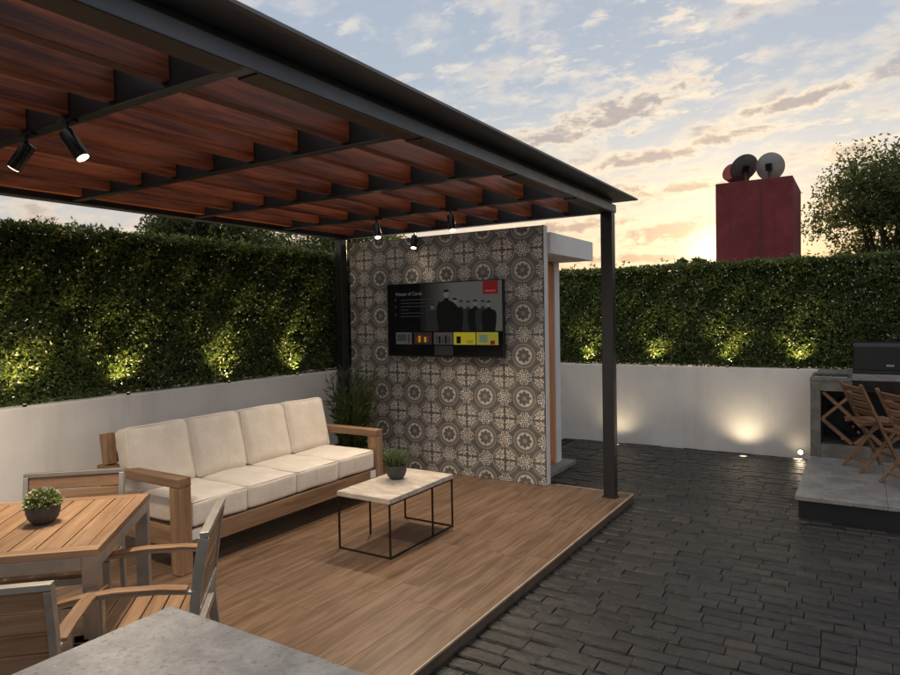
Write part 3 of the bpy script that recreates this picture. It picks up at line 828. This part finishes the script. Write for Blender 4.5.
def sofa():
    X0, Y0, Y1 = -3.60, 2.53, 4.59
    t = thing('sofa', 'long wooden sofa with cream cushions along the white wall', 'sofa', (-4.05, 3.53, 0))
    ox, oy = -4.05, 3.53
    def bx(name, mat, x0, x1, y0, y1, z0, z1, bev=.005, parent=t):
        return MB().box(x0 - ox, x1 - ox, y0 - oy, y1 - oy, z0, z1).build(name, mat, parent, bev)
    for (ya, yb) in ((Y0, Y0 + .095), (Y1 - .095, Y1)):
        bx('arm', 'teak_x', -4.50, X0, ya, yb, .555, .615)
        bx('leg', 'teak_z', X0 - .095, X0 - .001, ya + .001, yb - .001, .0015, .5545)
        bx('leg', 'teak_z', -4.46, -4.36, ya + .001, yb - .001, .0015, .5545)
        bx('side_rail', 'teak_x', -4.359, X0 - .096, ya + .015, yb - .015, .16, .275)
    bx('front_rail', 'teak_y', X0 - .050, X0 - .012, Y0 + .096, Y1 - .096, .150, .272)
    bx('back_rail', 'teak_y', -4.44, -4.40, Y0 + .096, Y1 - .096, .150, .272)
    for k in range(9):
        yy = Y0 + .18 + k * (Y1 - Y0 - .36) / 8
        bx('seat_slat', 'teak_x', -4.399, X0 - .051, yy - .03, yy + .03, .248, .270)
    for yy in (Y0 + .05, Y1 - .05):
        m = Matrix.Translation((-4.42 - ox, yy - oy, .618)) @ Euler((0, RAD(-8), 0)).to_matrix().to_4x4()
        MB().box(-.035, .035, -.035, .035, 0, .215, m).build('back_post', 'teak_z', t, .004)
    for zz in (.66, .78):
        m = Matrix.Translation((-4.425 - .14 * (zz - .618) - ox, (Y0 + Y1) / 2 - oy, zz)) @ Euler((0, RAD(-8), 0)).to_matrix().to_4x4()
        MB().box(-.015, .015, -(Y1 - Y0) / 2 + .086, (Y1 - Y0) / 2 - .086, -.035, .035, m).build('back_slat', 'teak_y', t, .004)
    n = 4; w = (Y1 - Y0 - .196) / n
    for k in range(n):
        yc = Y0 + .098 + w * (k + .5)
        cushion('seat_cushion', 'linen', t, .70, w - .004, .165, (-3.965 - ox, yc - oy, .362), (0, 0, 0), .010, .022, k)
        cushion('back_cushion', 'linen', t, .16, w + .008 - .006, .445, (-4.245 - ox, yc - oy - .045 + .012 * k, .650), (RAD(rng.uniform(-.7, .7)), RAD(-13), RAD(rng.uniform(-1, 1))), .026, .030, 10 + k, .25, .9, 'x')
    for yy in (Y0 + .096, Y1 - .096 - .07):
        bx('corner_plate', 'white', X0 - .0115, X0 - .009, yy, yy + .07, .205, .268, 0)
    return t
sofa()

def coffee_table():
    x0, x1, y0, y1 = -3.085, -2.632, 3.415, 4.203
    t = thing('coffee_table', 'low table with pale stone top on thin dark wire frame', 'coffee table', ((x0 + x1) / 2, (y0 + y1) / 2, 0))
    ox, oy = (x0 + x1) / 2, (y0 + y1) / 2
    w, d = (x1 - x0) / 2, (y1 - y0) / 2
    MB().box(-w - .004, w + .004, -d - .004, d + .004, .368, .402).build('tabletop', 'travertine', t, .003)
    q = .0055
    for lx in (-w + q, w - q):
        for ly in (-d + q, -.05 if lx < 0 else .12, d - q):
            MB().box(lx - q, lx + q, ly - q, ly + q, .001, .3675).build('leg', 'thin', t)
    for ly in (-d + q, d - q):
        MB().box(-w + 2 * q + .0005, w - 2 * q - .0005, ly - q + .0005, ly + q - .0005, .002, .011).build('floor_rail', 'thin', t)
    for ya, yb in ((-d + 2 * q + .0005, .12 - q - .0005), (.12 + q + .0005, d - 2 * q - .0005)):
        MB().box(w - 2 * q + .0005, w - .0005, ya, yb, .002, .011).build('floor_rail', 'thin', t)
    for lx in (-w + q, w - q):
        MB().box(lx - q + .001, lx + q - .001, -d + 2 * q, d - 2 * q, .357, .367).build('top_rail', 'thin', t)
    return t
coffee_table()

# ---- plants in pots
def bowl(parent, r, h, mat='pot'):
    prof = [(r * .45, 0), (r * .62, .004), (r * .86, h * .28), (r * .99, h * .62), (r, h * .95), (r * .985, h), (r * .90, h), (r * .90, h * .86)]
    o = MB().lathe(prof, 36).build('pot', mat, parent); smooth(o, 50)
    MB().lathe([(0.001, h * .80), (r * .88, h * .80), (r * .88, h * .845), (.001, h * .86)], 24).build('soil', 'soil', parent)
def blades(n, r0, spread, hmin, hmax, width, z0, droop, seg=5, seed=0, jit=None):
    R = random.Random(seed); b = MB()
    for _ in range(n):
        a = R.uniform(0, 2 * math.pi); rr = r0 * math.sqrt(R.random()); x, y = rr * math.cos(a), rr * math.sin(a)
        a2 = a + R.uniform(-.7, .7); h = R.uniform(hmin, hmax); sp = spread * R.uniform(.2, 1.0); dr = droop * R.uniform(.3, 1.3)
        w = width * R.uniform(.7, 1.2); sx, sy = -math.sin(a2), math.cos(a2); V = []; F = []
        for k in range(seg + 1):
            t = k / seg; out = sp * t ** 1.5 + dr * t ** 3; z = z0 + h * (t - .35 * dr / max(h, .01) * t ** 3)
            ww = w * (1 - t ** 2) * .5 + .0004
            px, py = x + math.cos(a2) * out, y + math.sin(a2) * out
            V += [(px - sx * ww, py - sy * ww, z), (px + sx * ww, py + sy * ww, z)]
            if k: F.append((2 * k - 2, 2 * k - 1, 2 * k + 1, 2 * k))
        b.quad(V, F)
    return b
t = thing('potted_grass', 'dark round pot of spiky green grass on the stone coffee table', 'potted plant', (-2.925, 3.885, .4025))
bowl(t, .078, .105)
blades(230, .060, .085, .08, .165, .007, .085, .03, 5, 3).build('grass_blades', 'grass', t)['kind'] = 'stuff'
t = thing('potted_flower', 'dark bowl of small green leaves with pale buds on the teak table', 'potted plant', (-2.955, 1.425, .7515))
bowl(t, .066, .082)
n = 1500; D = rand_dirs(n); D[:, 2] = np.abs(D[:, 2]); rr = nrg.uniform(.45, 1.0, (n, 1)) ** .5
P = D * rr * np.array([.064, .064, .058]) + np.array([0, 0, .078])
L = nrg.uniform(.012, .022, n)
V = leaf_faces(P, unit(D + rand_dirs(n) * .7), unit(D + rand_dirs(n) * .6), L, L * .55)
tag(link('leaves', np_mesh('leaves', V, 4, n), 'buxus', t), kind='stuff')
n = 130; D = rand_dirs(n); D[:, 2] = np.abs(D[:, 2]); P = D * np.array([.070, .070, .064]) + np.array([0, 0, .080]); L = nrg.uniform(.010, .016, n)
V = leaf_faces(P, unit(D + rand_dirs(n) * .5), rand_dirs(n), L, L * .7)
tag(link('buds', np_mesh('buds', V, 4, n), 'bud', t), kind='stuff')

t = thing('bamboo_plant', 'bushy dark bamboo plant in the corner between sofa and tiled wall', 'bamboo', (-4.42, 5.12, 0.001))
o = MB().lathe([(.15, 0), (.16, .01), (.19, .28), (.195, .30), (.175, .30), (.17, .26)], 32).build('pot', 'pot', t); smooth(o, 50)
MB().lathe([(.001, .25), (.168, .25), (.168, .262), (.001, .265)], 24).build('soil', 'soil', t)
R = random.Random(9); st = MB(); LP, LD = [], []
for k in range(95):
    a = R.uniform(0, 6.283); rr = .14 * math.sqrt(R.random()); h = R.uniform(.35, .86); sp = R.uniform(.02, .16)
    p = [Vector((rr * math.cos(a) + sp * math.cos(a) * (q / 5) ** 1.8, rr * math.sin(a) + sp * math.sin(a) * (q / 5) ** 1.8, .25 + h * q / 5)) for q in range(6)]
    for v in p: v.y = min(v.y, .42); v.x = max(v.x, -.42)
    st.tube(p, [.0035, .003, .003, .0025, .002, .001], 5)
    for q in range(22):
        f = R.uniform(.15, 1.0) * 5; i = min(int(f), 4); c = p[i].lerp(p[i + 1], f - i)
        LP.append(c); LD.append(Vector((math.cos(a) + R.gauss(0, .9), math.sin(a) + R.gauss(0, .9), R.uniform(.3, 2.6))).normalized())
st.build('stems', 'bamboo', t)['kind'] = 'stuff'
LP = np.array(LP); LD = np.array(LD); n = len(LP); L = nrg.uniform(.06, .13, n)
V = leaf_faces(LP, LD, rand_dirs(n), L, L * .13)
tag(link('leaves', np_mesh('leaves', V, 4, n), 'bamboo', t), kind='stuff')

# ---- dining set, turned on the deck
ANG = RAD(134); E1 = Vector((math.cos(ANG), math.sin(ANG), 0)); E2 = Vector((math.cos(ANG + math.pi / 2), math.sin(ANG + math.pi / 2), 0))
TC = Vector((-3.02, 1.364, 0))
def dining_table():
    t = thing('dining_table', 'square teak slat table with grey metal legs', 'dining table', TC, ANG - math.pi / 2)  # local +Y = E1
    s = .42; sy = .41
    MB().box(-s, s, -sy, -sy + .055, .722, .750).build('border_board', 'teak_x', t, .002)
    MB().box(-s, s, sy - .055, sy, .722, .750).build('border_board', 'teak_x', t, .002)
    for sx in (-1, 1):
        a, b = sorted((sx * s, sx * (s - .05)))
        MB().box(a, b, -sy + .0555, sy - .0555, .722, .7498).build('border_board', 'teak_y', t, .002)
    nb = 8; w = (2 * s - .10) / nb
    for k in range(nb):
        x0 = -s + .05 + k * w
        MB().box(x0 + .003, x0 + w - .003, -sy + .0575, sy - .0575, .724, .7495).build('top_slat', 'teak_table', t, .002)
    for sx in (-1, 1):
        for sy_ in (-1, 1):
            MB().box(sx * (s - .03) - .028, sx * (s - .03) + .028, sy_ * (sy - .03) - .028, sy_ * (sy - .03) + .028, .001, .7215).build('leg', 'alu', t, .002)
    for sy_ in (-1, 1): MB().box(-s + .0585, s - .0585, sy_ * (sy - .015) - .012, sy_ * (sy - .015) + .012, .672, .7212).build('apron', 'alu', t, .002)
    for sx in (-1, 1): MB().box(sx * (s - .015) - .012, sx * (s - .015) + .012, -sy + .0585, sy - .0585, .672, .7212).build('apron', 'alu', t, .002)
    return t
dining_table()

def dining_chair(label):
    t = thing('dining_chair', label, 'chair', (0, 0, 0), 0, 'teak and metal dining chairs round the table')
    w = .255; SZ = .425
    for sx in (-1, 1):
        # rear leg and back upright in one bent piece
        MB().sweep([(sx * w, -.27, .001), (sx * w, -.235, .40), (sx * w, -.240, .50), (sx * w, -.262, .68), (sx * w, -.287, .82)], .026, .040, (0, 1, 0)).build('back_upright', 'alu', t, .002)
        MB().sweep([(sx * w, .225, .001), (sx * w, .225, .592)], .026, .040, (0, 1, 0)).build('leg', 'alu', t, .002)
        MB().sweep([(sx * w, -.2435, .606), (sx * w, -.12, .618), (sx * w, .05, .622), (sx * w, .18, .612), (sx * w, .248, .600)], .030, .014).build('arm_bar', 'alu', t, .002)
        MB().sweep([(sx * w, -.220, .620), (sx * w, -.12, .632), (sx * w, .05, .636), (sx * w, .18, .626), (sx * w, .255, .612)], .052, .014).build('arm_rest', 'teak_y', t, .003)
        MB().box(sx * w - .012, sx * w + .012, -.214, .2045, SZ - .045, SZ - .012).build('seat_rail', 'alu', t, .002)
    MB().box(-w + .0135, w - .0135, .205, .240, SZ - .045, SZ - .012).build('seat_rail', 'alu', t, .002)
    MB().box(-w + .0135, w - .0135, -.250, -.215, SZ - .045, SZ - .012).build('seat_rail', 'alu', t, .002)
    m = Matrix.Translation((0, -.290, .832)); MB().box(-w - .013, w + .013, -.018, .018, -.011, .012, m).build('top_rail', 'alu', t, .002)
    MB().box(-w + .0135, w - .0135, -.262, -.238, .505, .525).build('lower_rail', 'alu', t, .002)
    for k in range(6):
        y0 = -.205 + k * .0745
        MB().box(-w + .001, w - .001, y0, y0 + .068, SZ - .0115, SZ + .006).build('seat_slat', 'teak_x', t, .003)
    for k in range(4):
        z0 = .530 + k * .0735
        yc = -.240 - .147 * (z0 + .034 - .50)
        m = Matrix.Translation((0, yc, z0 + .034)) @ Euler((RAD(8.4), 0, 0)).to_matrix().to_4x4()
        MB().box(-w + .0145, w - .0145, -.008, .008, -.0345, .0345, m).build('back_slat', 'teak_x', t, .003)
    return t
chair = dining_chair('teak slat armchair between the dining table and the white wall')
def put_chair(o, back_c, face):
    f = Vector(face).normalized(); rz = math.atan2(f.y, f.x) - math.pi / 2
    o.rotation_euler = (0, 0, rz); o.scale = (.92, .94, .95); p = back_c + f * .28; o.location = (p.x, p.y, .0015)
cB = copy_tree(chair); cB['label'] = 'teak slat armchair seen from its side, facing the table, nearest the coffee table'
cC = copy_tree(chair); cC['label'] = 'teak slat armchair with its back to the grey stone counter'
put_chair(chair, TC + E1 * .80 + E2 * .04, -E1)
put_chair(cB, TC - E2 * .82 - E1 * .24, E2)
put_chair(cC, TC - E1 * .87 - E2 * .18, E1)

# ---- grey stone counter in the foreground
t = thing('bar_counter', 'grey speckled stone counter beside the dining chairs', 'counter', (-.6, .2, Z_PAVE))
def cb(name, mat, x0, x1, y0, y1, z0, z1, bev=.004):
    return MB().box(x0 + .6, x1 + .6, y0 - .2, y1 - .2, z0 - Z_PAVE, z1 - Z_PAVE).build(name, mat, t, bev)
cb('countertop', 'counter', -1.238, .35, -.35, .846, .955, 1.0, .004)
cb('base_cabinet', 'counter', -1.18, .30, -.30, .79, Z_PAVE + .002, .9545, .004)

# ================================================================== OUTDOOR KITCHEN
t = thing('platform', 'raised grey stone platform carrying the outdoor kitchen and folding chairs', 'platform', (1.2, 7.0, Z_PAVE))
def pb(name, mat, x0, x1, y0, y1, z0, z1, bev=.003):
    return MB().box(x0 - 1.2, x1 - 1.2, y0 - 7.0, y1 - 7.0, z0 - Z_PAVE, z1 - Z_PAVE).build(name, mat, t, bev)
pb('plinth', 'steel', -.425, 3.3, 5.885, 8.29, -.155, .0845)
for i in range(6):
    for j in range(3):
        xa = -.447 + i * .62; ya = 5.86 + j * .81
        pb('paving_slab', 'platform', xa, xa + .618, ya, min(ya + .808, 8.296), .085, .12, .003)

kt = thing('outdoor_kitchen', 'stone barbecue counter with an open diagonal wine rack', 'kitchen counter', (.6, 7.9, .1205))
KX, KY = .6, 7.9
def kb(name, mat, x0, x1, y0, y1, z0, z1, bev=.003, parent=kt):
    return MB().box(x0 - KX, x1 - KX, y0 - KY, y1 - KY, z0 - .1205, z1 - .1205).build(name, mat, parent, bev)
YK = 7.55
kb('side_panel', 'kitchen', -.435, -.345, YK, 8.27, .1215, .884)
kb('base_panel', 'kitchen', -.3445, .52, YK, 8.27, .1215, .250)
kb('top_panel', 'kitchen', -.3445, -.07, YK, 8.27, .785, .884)
kb('worktop', 'kitchen', -.440, -.075, YK - .005, 8.275, .8845, .914)
kb('back_panel', 'black', -.3445, .52, 8.18, 8.268, .2505, .7845)
kb('side_panel', 'kitchen', .5205, 2.9, YK, 8.27, .1215, .785)
kb('grill_front', 'gunmetal', -.0695, 2.9, YK + .01, 8.27, .7855, .900)
kb('grill_worktop', 'platform', -.0745, 2.9, YK - .01, 8.275, .9005, .957)
kb('worktop_ledge', 'platform', -.40, -.076, 8.05, 8.275, .9145, .945)
tr = kb('hob_tray', 'inox', -.41, -.11, 7.62, 7.98, .9145, .924)
for k in range(5): MB().tube([(-.39 + k * .065 - KX, 7.65 - KY, .930 - .1205), (-.39 + k * .065 - KX, 7.95 - KY, .930 - .1205)], .004, 6).build('bar', 'inox', tr)
rk = thing('wine_rack', 'diagonal wooden wine rack inside the stone counter', 'wine rack', (.07, 7.8, .251))
# lattice of crossing boards (x,z)
def board(p, q, yc=7.60, wd=.03, dep=.08):
    a, b = Vector((p[0] - .07, 0, p[1] - .251)), Vector((q[0] - .07, 0, q[1] - .251)); d = (b - a).normalized(); nrm = Vector((d.z, 0, -d.x))
    V = [a + nrm * s * wd / 2 + Vector((0, y - 7.8, 0)) for y in (yc - dep / 2, yc + dep / 2) for s in (-1, 1)] + [b + nrm * s * wd / 2 + Vector((0, y - 7.8, 0)) for y in (yc - dep / 2, yc + dep / 2) for s in (-1, 1)]
    m = MB(); m.quad(V, [(0, 1, 3, 2), (4, 6, 7, 5), (0, 4, 5, 1), (2, 3, 7, 6), (0, 2, 6, 4), (1, 5, 7, 3)])
    return m.build('board', 'rack_x', rk, .002)
Z0, Z1 = .262, .772
board((-.325, Z1), (.185, Z0), 7.606); board((-.335, .50), (-.075, Z0), 7.604); board((-.335, .50), (-.06, Z1), 7.609, .028)
board((-.055, Z0), (.30, .61), 7.609, .028); board((.185, Z1 - .01), (.51, .45), 7.602); board((.20, Z0), (.51, .55), 7.61, .028)
def bottle(x, z, tone, label):
    b = thing('wine_bottle', label, 'bottle', (x, 7.74, z), 0, 'wine bottles lying in the rack')
    o = MB().lathe([(.006, 0), (.034, .001), (.036, .01), (.036, .19), (.028, .225), (.014, .25), (.0135, .27)], 18).build('glass_body', 'black', b); smooth(o, 40); o.rotation_euler = (RAD(90), 0, 0); o.location = (0, .22, 0)
    o = MB().lathe([(.0138, .268), (.0145, .27), (.0145, .318), (.012, .322)], 14).build('cap', tone, b); smooth(o, 40); o.rotation_euler = (RAD(90), 0, 0); o.location = (0, .22, 0)
for x, z, tone, lb in ((-.265, .565, 'white', 'wine bottle with white cap in the rack beside its stone side panel'), (-.175, .655, 'white', 'wine bottle with white cap below the crossing of the rack boards'),
                   (-.065, .43, 'tank', 'wine bottle with red cap in the middle of the rack'), (-.02, .375, 'dish_pale', 'wine bottle with pale cap beside the red capped one'),
                   (-.155, .302, 'white', 'wine bottle with white cap lying at the bottom of the rack')):
    bottle(x, z, tone, lb)

gl = thing('barbecue_grill', 'black barbecue with its lid closed on the stone counter', 'barbecue', (.35, 7.9, .9575))
MB().box(-.420, .42, -.24, .26, .001, .035).build('grill_base', 'black', gl, .004)
lid = MB()
prof = [(-.235, .0355), (-.235, .27), (-.21, .305), (.18, .31), (.25, .24), (.25, .0355)]
lid.quad([(sx * .415, a, b) for sx in (-1, 1) for a, b in prof], [tuple(range(5, -1, -1))[::-1], tuple(range(11, 5, -1))] + [(k, k + 6, (k + 1) % 6 + 6, (k + 1) % 6) for k in range(6)])
bm = bmesh.new(); me = lid.mesh('lid'); bm.from_mesh(me); bmesh.ops.recalc_face_normals(bm, faces=bm.faces); bm.to_mesh(me); bm.free()
lo = link('lid', me, 'black', gl, .008)
MB().box(-.14, -.075, -.2395, -.2355, .075, .095).build('badge_plate', 'inox', lo, .002)
MB().tube([(.02, -.27, .10), (.38, -.27, .10)], .009, 10).build('handle', 'inox', lo)
for hx in (.04, .36): MB().tube([(hx, -.262, .10), (hx, -.236, .10)], .006, 8).build('handle_bracket', 'inox', lo)

# ---- folding chairs on the platform
def folding_chair(label):
    t = thing('folding_chair', label, 'chair', (0, 0, 0), 0, 'folding wooden chairs on the platform')
    w = .18
    # local +X is the way the sitter faces; origin between the feet
    for s in (-1, 1):
        MB().sweep([(.175, s * w, .002), (-.19, s * w, .80)], .022, .036, (0, 1, 0)).build('back_upright', 'rack_z', t, .003)
        MB().sweep([(-.175, s * (w - .026), .002), (.165, s * (w - .026), .435)], .022, .034, (0, 1, 0)).build('cross_leg', 'rack_z', t, .003)
        MB().box(-.17, .185, s * (w - .052) - .009, s * (w - .052) + .009, .425, .452).build('seat_rail', 'rack_x', t, .002)
    for k in range(6):
        MB().box(-.165 + k * .059, -.165 + k * .059 + .051, -w + .02, w - .02, .4525, .466).build('seat_slat', 'rack_y', t, .002)
    for k in range(4):
        z = .525 + k * .073; x = .175 - (z / .80) * .365 + .012
        m = Matrix.Translation((x, 0, z)) @ Euler((0, RAD(-24.6), 0)).to_matrix().to_4x4()
        MB().box(-.007, .007, -w - .004, w + .004, -.029, .029, m).build('back_slat', 'rack_y', t, .003)
    MB().box(.10, .12, -w + .012, w - .012, .125, .155).build('crossbar', 'rack_y', t, .002)
    MB().box(-.125, -.105, -w + .038, w - .038, .075, .100).build('crossbar', 'rack_y', t, .002)
    return t
f1 = folding_chair('slatted folding chair in front of the diagonal wine rack')
f1.location = (.085, 7.16, .1205); f1.rotation_euler = (0, 0, math.atan2(.45, .89))
f2 = copy_tree(f1); f2['label'] = 'slatted folding chair closer to the platform edge, away from the wine rack'
f2.location = (.365, 6.585, .1205)

# ================================================================== GARDEN LIGHTS
WARM = (1.0, .74, .36)
def uplight(x, y, z, aim, e, label):
    t = thing('hedge_uplight', label, 'uplight', (x, y, z), 0, 'small uplights at the foot of the hedges')
    o = MB().lathe([(.013, 0), (.014, .002), (.014, .016), (.012, .018)], 18).build('housing', 'black', t); smooth(o, 40)
    MB().lathe([(.010, .0182), (.010, .019), (.001, .0195)], 16).build('lens', 'glow', t)
    lamp('lamp', t, (0, 0, .035), Vector((0, 0, .035)) + Vector(aim), e, WARM, 100, 1.0, .05)
where_l = ['by the dining table end of the sofa hedge', 'in the hedge above the sofa arm closest to the dining table', 'in the sofa hedge behind the middle cushions', 'in the sofa hedge beside the black corner post']
for k, yy in enumerate((2.30, 3.07, 4.06, 4.93)):
    uplight(XL - .020, yy, WZ_L + .001, (-.22, .0, 1), 22.0, 'small lit uplight ' + where_l[k])
where_b = ['in the yard hedge behind the wooden door', 'in the yard hedge, second along from the wooden door', 'in the yard hedge under the red tower', 'in the yard hedge next to the barbecue']
for k, xx in enumerate((-3.07, -2.18, -1.34, -.60)):
    uplight(xx, YB + .020, WZ_B + .001, (0, .22, 1), 22.0, 'small lit uplight ' + where_b[k])
def ground_light(x, y, e, label):
    t = thing('ground_light', label, 'ground light', (x, y, Z_PAVE), 0, 'round lights let into the paving')
    o = MB().lathe([(.052, -.01), (.055, .004), (.052, .008), (.040, .008), (.038, .004)], 24).build('rim', 'inox', t); smooth(o, 30)
    MB().lathe([(.037, .003), (.037, .0055), (.001, .0065)], 20).build('lens', 'glow', t)
    lamp('lamp', t, (0, 0, .03), (0, .05, .5), e, (1.0, .80, .52), 140, 1.0, .06)
ground_light(-2.63, 8.10, 4.5, 'round light in the paving against the white wall, beside the black post')
ground_light(-1.14, 8.08, 9.0, 'round light in the paving brightly washing the middle of the white wall')
ground_light(-.60, 8.19, .8, 'round light in the paving at the corner of the stone platform')
t = thing('wall_light', 'round lit lamp low on the white wall beside the stone platform', 'wall light', (-.575, YB - .001, .005))
o = MB().lathe([(.034, 0), (.036, .006), (.033, .012), (.026, .012)], 24, mat=Euler((RAD(90), 0, 0)).to_matrix().to_4x4()).build('rim', 'inox', t); smooth(o, 30)
MB().lathe([(.025, .0125), (.023, .015), (.001, .018)], 20, mat=Euler((RAD(90), 0, 0)).to_matrix().to_4x4()).build('lens', 'lens', t)
lamp('lamp', t, (0, -.05, 0), (0, -1, -.3), .6, (1.0, .82, .56), 140, .9, .03)

# ================================================================== BEYOND THE HEDGE
TY0, TX0, TX1, TTOP = 18.0, -3.16, -1.395, 4.87
t = thing('tower', 'dark red stucco tower block rising behind the hedge', 'tower', ((TX0 + TX1) / 2, TY0 + 1.25, -.16))
MB().box(-(TX1 - TX0) / 2, (TX1 - TX0) / 2, -1.25, 1.25, 0, TTOP + .16).build('walls', 'red', t, .015)
MB().box(-(TX1 - TX0) / 2 + .1, (TX1 - TX0) / 2 - .1, -1.15, 1.15, TTOP + .161, TTOP + .175).build('roof_slab', 'red', t)
def dish(name_label, loc, r, aim, mat):
    t = thing('satellite_dish', name_label, 'satellite dish', loc)
    a = Vector(aim).normalized(); q = a.to_track_quat('Z', 'Y').to_matrix().to_4x4()
    c = Vector((0, 0, r * .92)); mt = Matrix.Translation(c) @ q
    prof = [(.001, 0)] + [(r * k / 8, .22 * r * (k / 8) ** 2) for k in range(1, 9)] + [(r * 1.0, .235 * r), (r * .98, .24 * r)] + [(r * .98 * k / 8, .22 * r * (k / 8) ** 2 + .012) for k in range(7, 0, -1)] + [(.001, .012)]
    o = MB().lathe(prof, 40, mat=mt).build('reflector', mat, t); smooth(o, 40)
    MB().tube([(0, 0, .001), (0, 0, r * .45), c - a * .02], .022, 10).build('mast', 'gunmetal', t)
    foc = c + a * r * .95
    rim = mt @ Vector((0, -r * .95, .22 * r))
    MB().tube([rim, foc], .012, 8).build('feed_arm', 'gunmetal', t)
    MB().tube([foc + a * .03, foc - a * .07], [.03, .04], 12).build('receiver', 'dish_pale', t)
    m = mt @ Matrix.Translation((0, 0, -.03)); MB().box(-.07, .07, -.09, .09, -.03, .03, m).build('back_bracket', 'gunmetal', t)
dish('dark grey satellite dish tilted on the red tower', (-2.50, 18.35, 4.90), .36, (-.45, .60, .48), 'dish_dark')
dish('pale satellite dish standing upright on the red tower', (-1.95, 18.35, 4.885), .35, (.22, .9, .22), 'dish_pale')
t = thing('water_tank', 'small red drum lying behind the dark satellite dish', 'water tank', (-2.78, 18.75, 4.90))
mt = Matrix.Translation((0, 0, .27)) @ Euler((RAD(78), 0, RAD(-25))).to_matrix().to_4x4()
o = MB().lathe([(.02, -.30), (.20, -.295), (.225, -.27), (.228, -.1), (.235, -.09), (.228, -.08), (.228, .1), (.235, .11), (.228, .12), (.225, .27), (.2, .295), (.02, .30)], 28, mat=mt).build('drum', 'tank', t); smooth(o, 40)
MB().box(-.12, .12, -.2, .2, .0, .08).build('cradle', 'gunmetal', t)

def tree(label, base, th, cz, R3, ncl, leaf, per, seed, group='trees beyond the hedges', trunk_r=.14):
    t = thing('tree', label, 'tree', base, 0, group)
    R = random.Random(seed); tr = MB()
    top = Vector((R.uniform(-.2, .2), R.uniform(-.2, .2), th))
    tr.tube([(0, 0, 0), (R.uniform(-.06, .06), .03, th * .5), top], [trunk_r * 1.25, trunk_r, trunk_r * .75], 10)
    cen = Vector((0, 0, cz)); tips = []
    nl = max(7, ncl // 9)
    for k in range(nl):
        while True:
            d = Vector((R.uniform(-1, 1), R.uniform(-1, 1), R.uniform(-1, 1)))
            if .25 < d.length < 1: break
        d = d.normalized() * R.uniform(.45, .78)
        e = cen + Vector((d.x * R3[0], d.y * R3[1], d.z * R3[2]))
        s0 = top * R.uniform(.75, 1.0); mid = s0.lerp(e, .5) + Vector((R.gauss(0, .15), R.gauss(0, .15), R.uniform(0, .3)))
        tr.tube([s0, mid, e], [trunk_r * .45, trunk_r * .28, trunk_r * .12], 6)
        for q in range(9):
            d2 = Vector((R.gauss(0, 1), R.gauss(0, 1), R.gauss(0, .8))).normalized() * R.uniform(.2, .55) * min(R3)
            e2 = e + d2
            rel = Vector(((e2.x - cen.x) / R3[0], (e2.y - cen.y) / R3[1], (e2.z - cen.z) / R3[2]))
            if rel.length > 1.05: e2 = cen + Vector((rel.x * R3[0], rel.y * R3[1], rel.z * R3[2])) / rel.length * R.uniform(.9, 1.05)
            tr.tube([e, e.lerp(e2, .5) + Vector((0, 0, .06)), e2], [trunk_r * .11, trunk_r * .08, trunk_r * .04], 5)
            tips.append(e2)
    tr.build('trunk', 'bark', t)
    tips = np.array([tuple(x) for x in tips]); n = len(tips) * per
    idx = np.repeat(np.arange(len(tips)), per)
    g3 = np.clip(nrg.normal(size=(n, 3)), -1.7, 1.7)
    sig = min(R3) * .10 * nrg.uniform(.6, 1.5, len(tips))[idx][:, None]
    P = tips[idx] + g3 * sig * np.array([1.2, 1.2, .8])
    L = leaf * nrg.uniform(.6, 1.3, n)
    V = leaf_faces(P, unit(rand_dirs(n) + np.array([0, 0, -.25])), rand_dirs(n), L, L * .5)
    tag(link('crown', np_mesh('crown', V, 4, n), 'tree', t), kind='stuff')
    return t
GZ = -.16
tree('large loose-leaved tree standing beside the red tower, taller than the hedge', (1.0, 22.5, GZ), 2.0, 3.75, (2.45, 2.2, 2.55), 470, .115, 130, 21)
tree('leafy tree showing under the pergola above the hedge, farthest from the tower', (-13.2, 10.6, GZ), 1.9, 3.6, (2.0, 1.9, 1.5), 200, .105, 110, 22)
tree('leafy tree above the hedge behind the sofa, midway between two others', (-13.6, 13.0, GZ), 1.8, 3.4, (1.6, 1.7, 1.1), 160, .085, 110, 23)
tree('leafy tree above the hedge close to the black corner post', (-13.4, 15.8, GZ), 1.9, 3.7, (1.9, 2.0, 1.5), 200, .105, 110, 24)
tree('small tree peeping over the hedge under the white roof edge', (-5.55, 14.0, GZ), 1.2, 2.25, (.75, .7, .55), 36, .09, 60, 25)
tree('tiny round distant treetop just over the hedge beside the red tower', (-9.95, 45, GZ), 3.0, 4.72, (.52, .5, .5), 36, .16, 60, 26, 'tiny far treetops by the tower')
tree('tiny round distant treetop just over the hedge beside the red tower', (-8.95, 45, GZ), 3.0, 4.74, (.56, .5, .52), 36, .16, 60, 27, 'tiny far treetops by the tower')
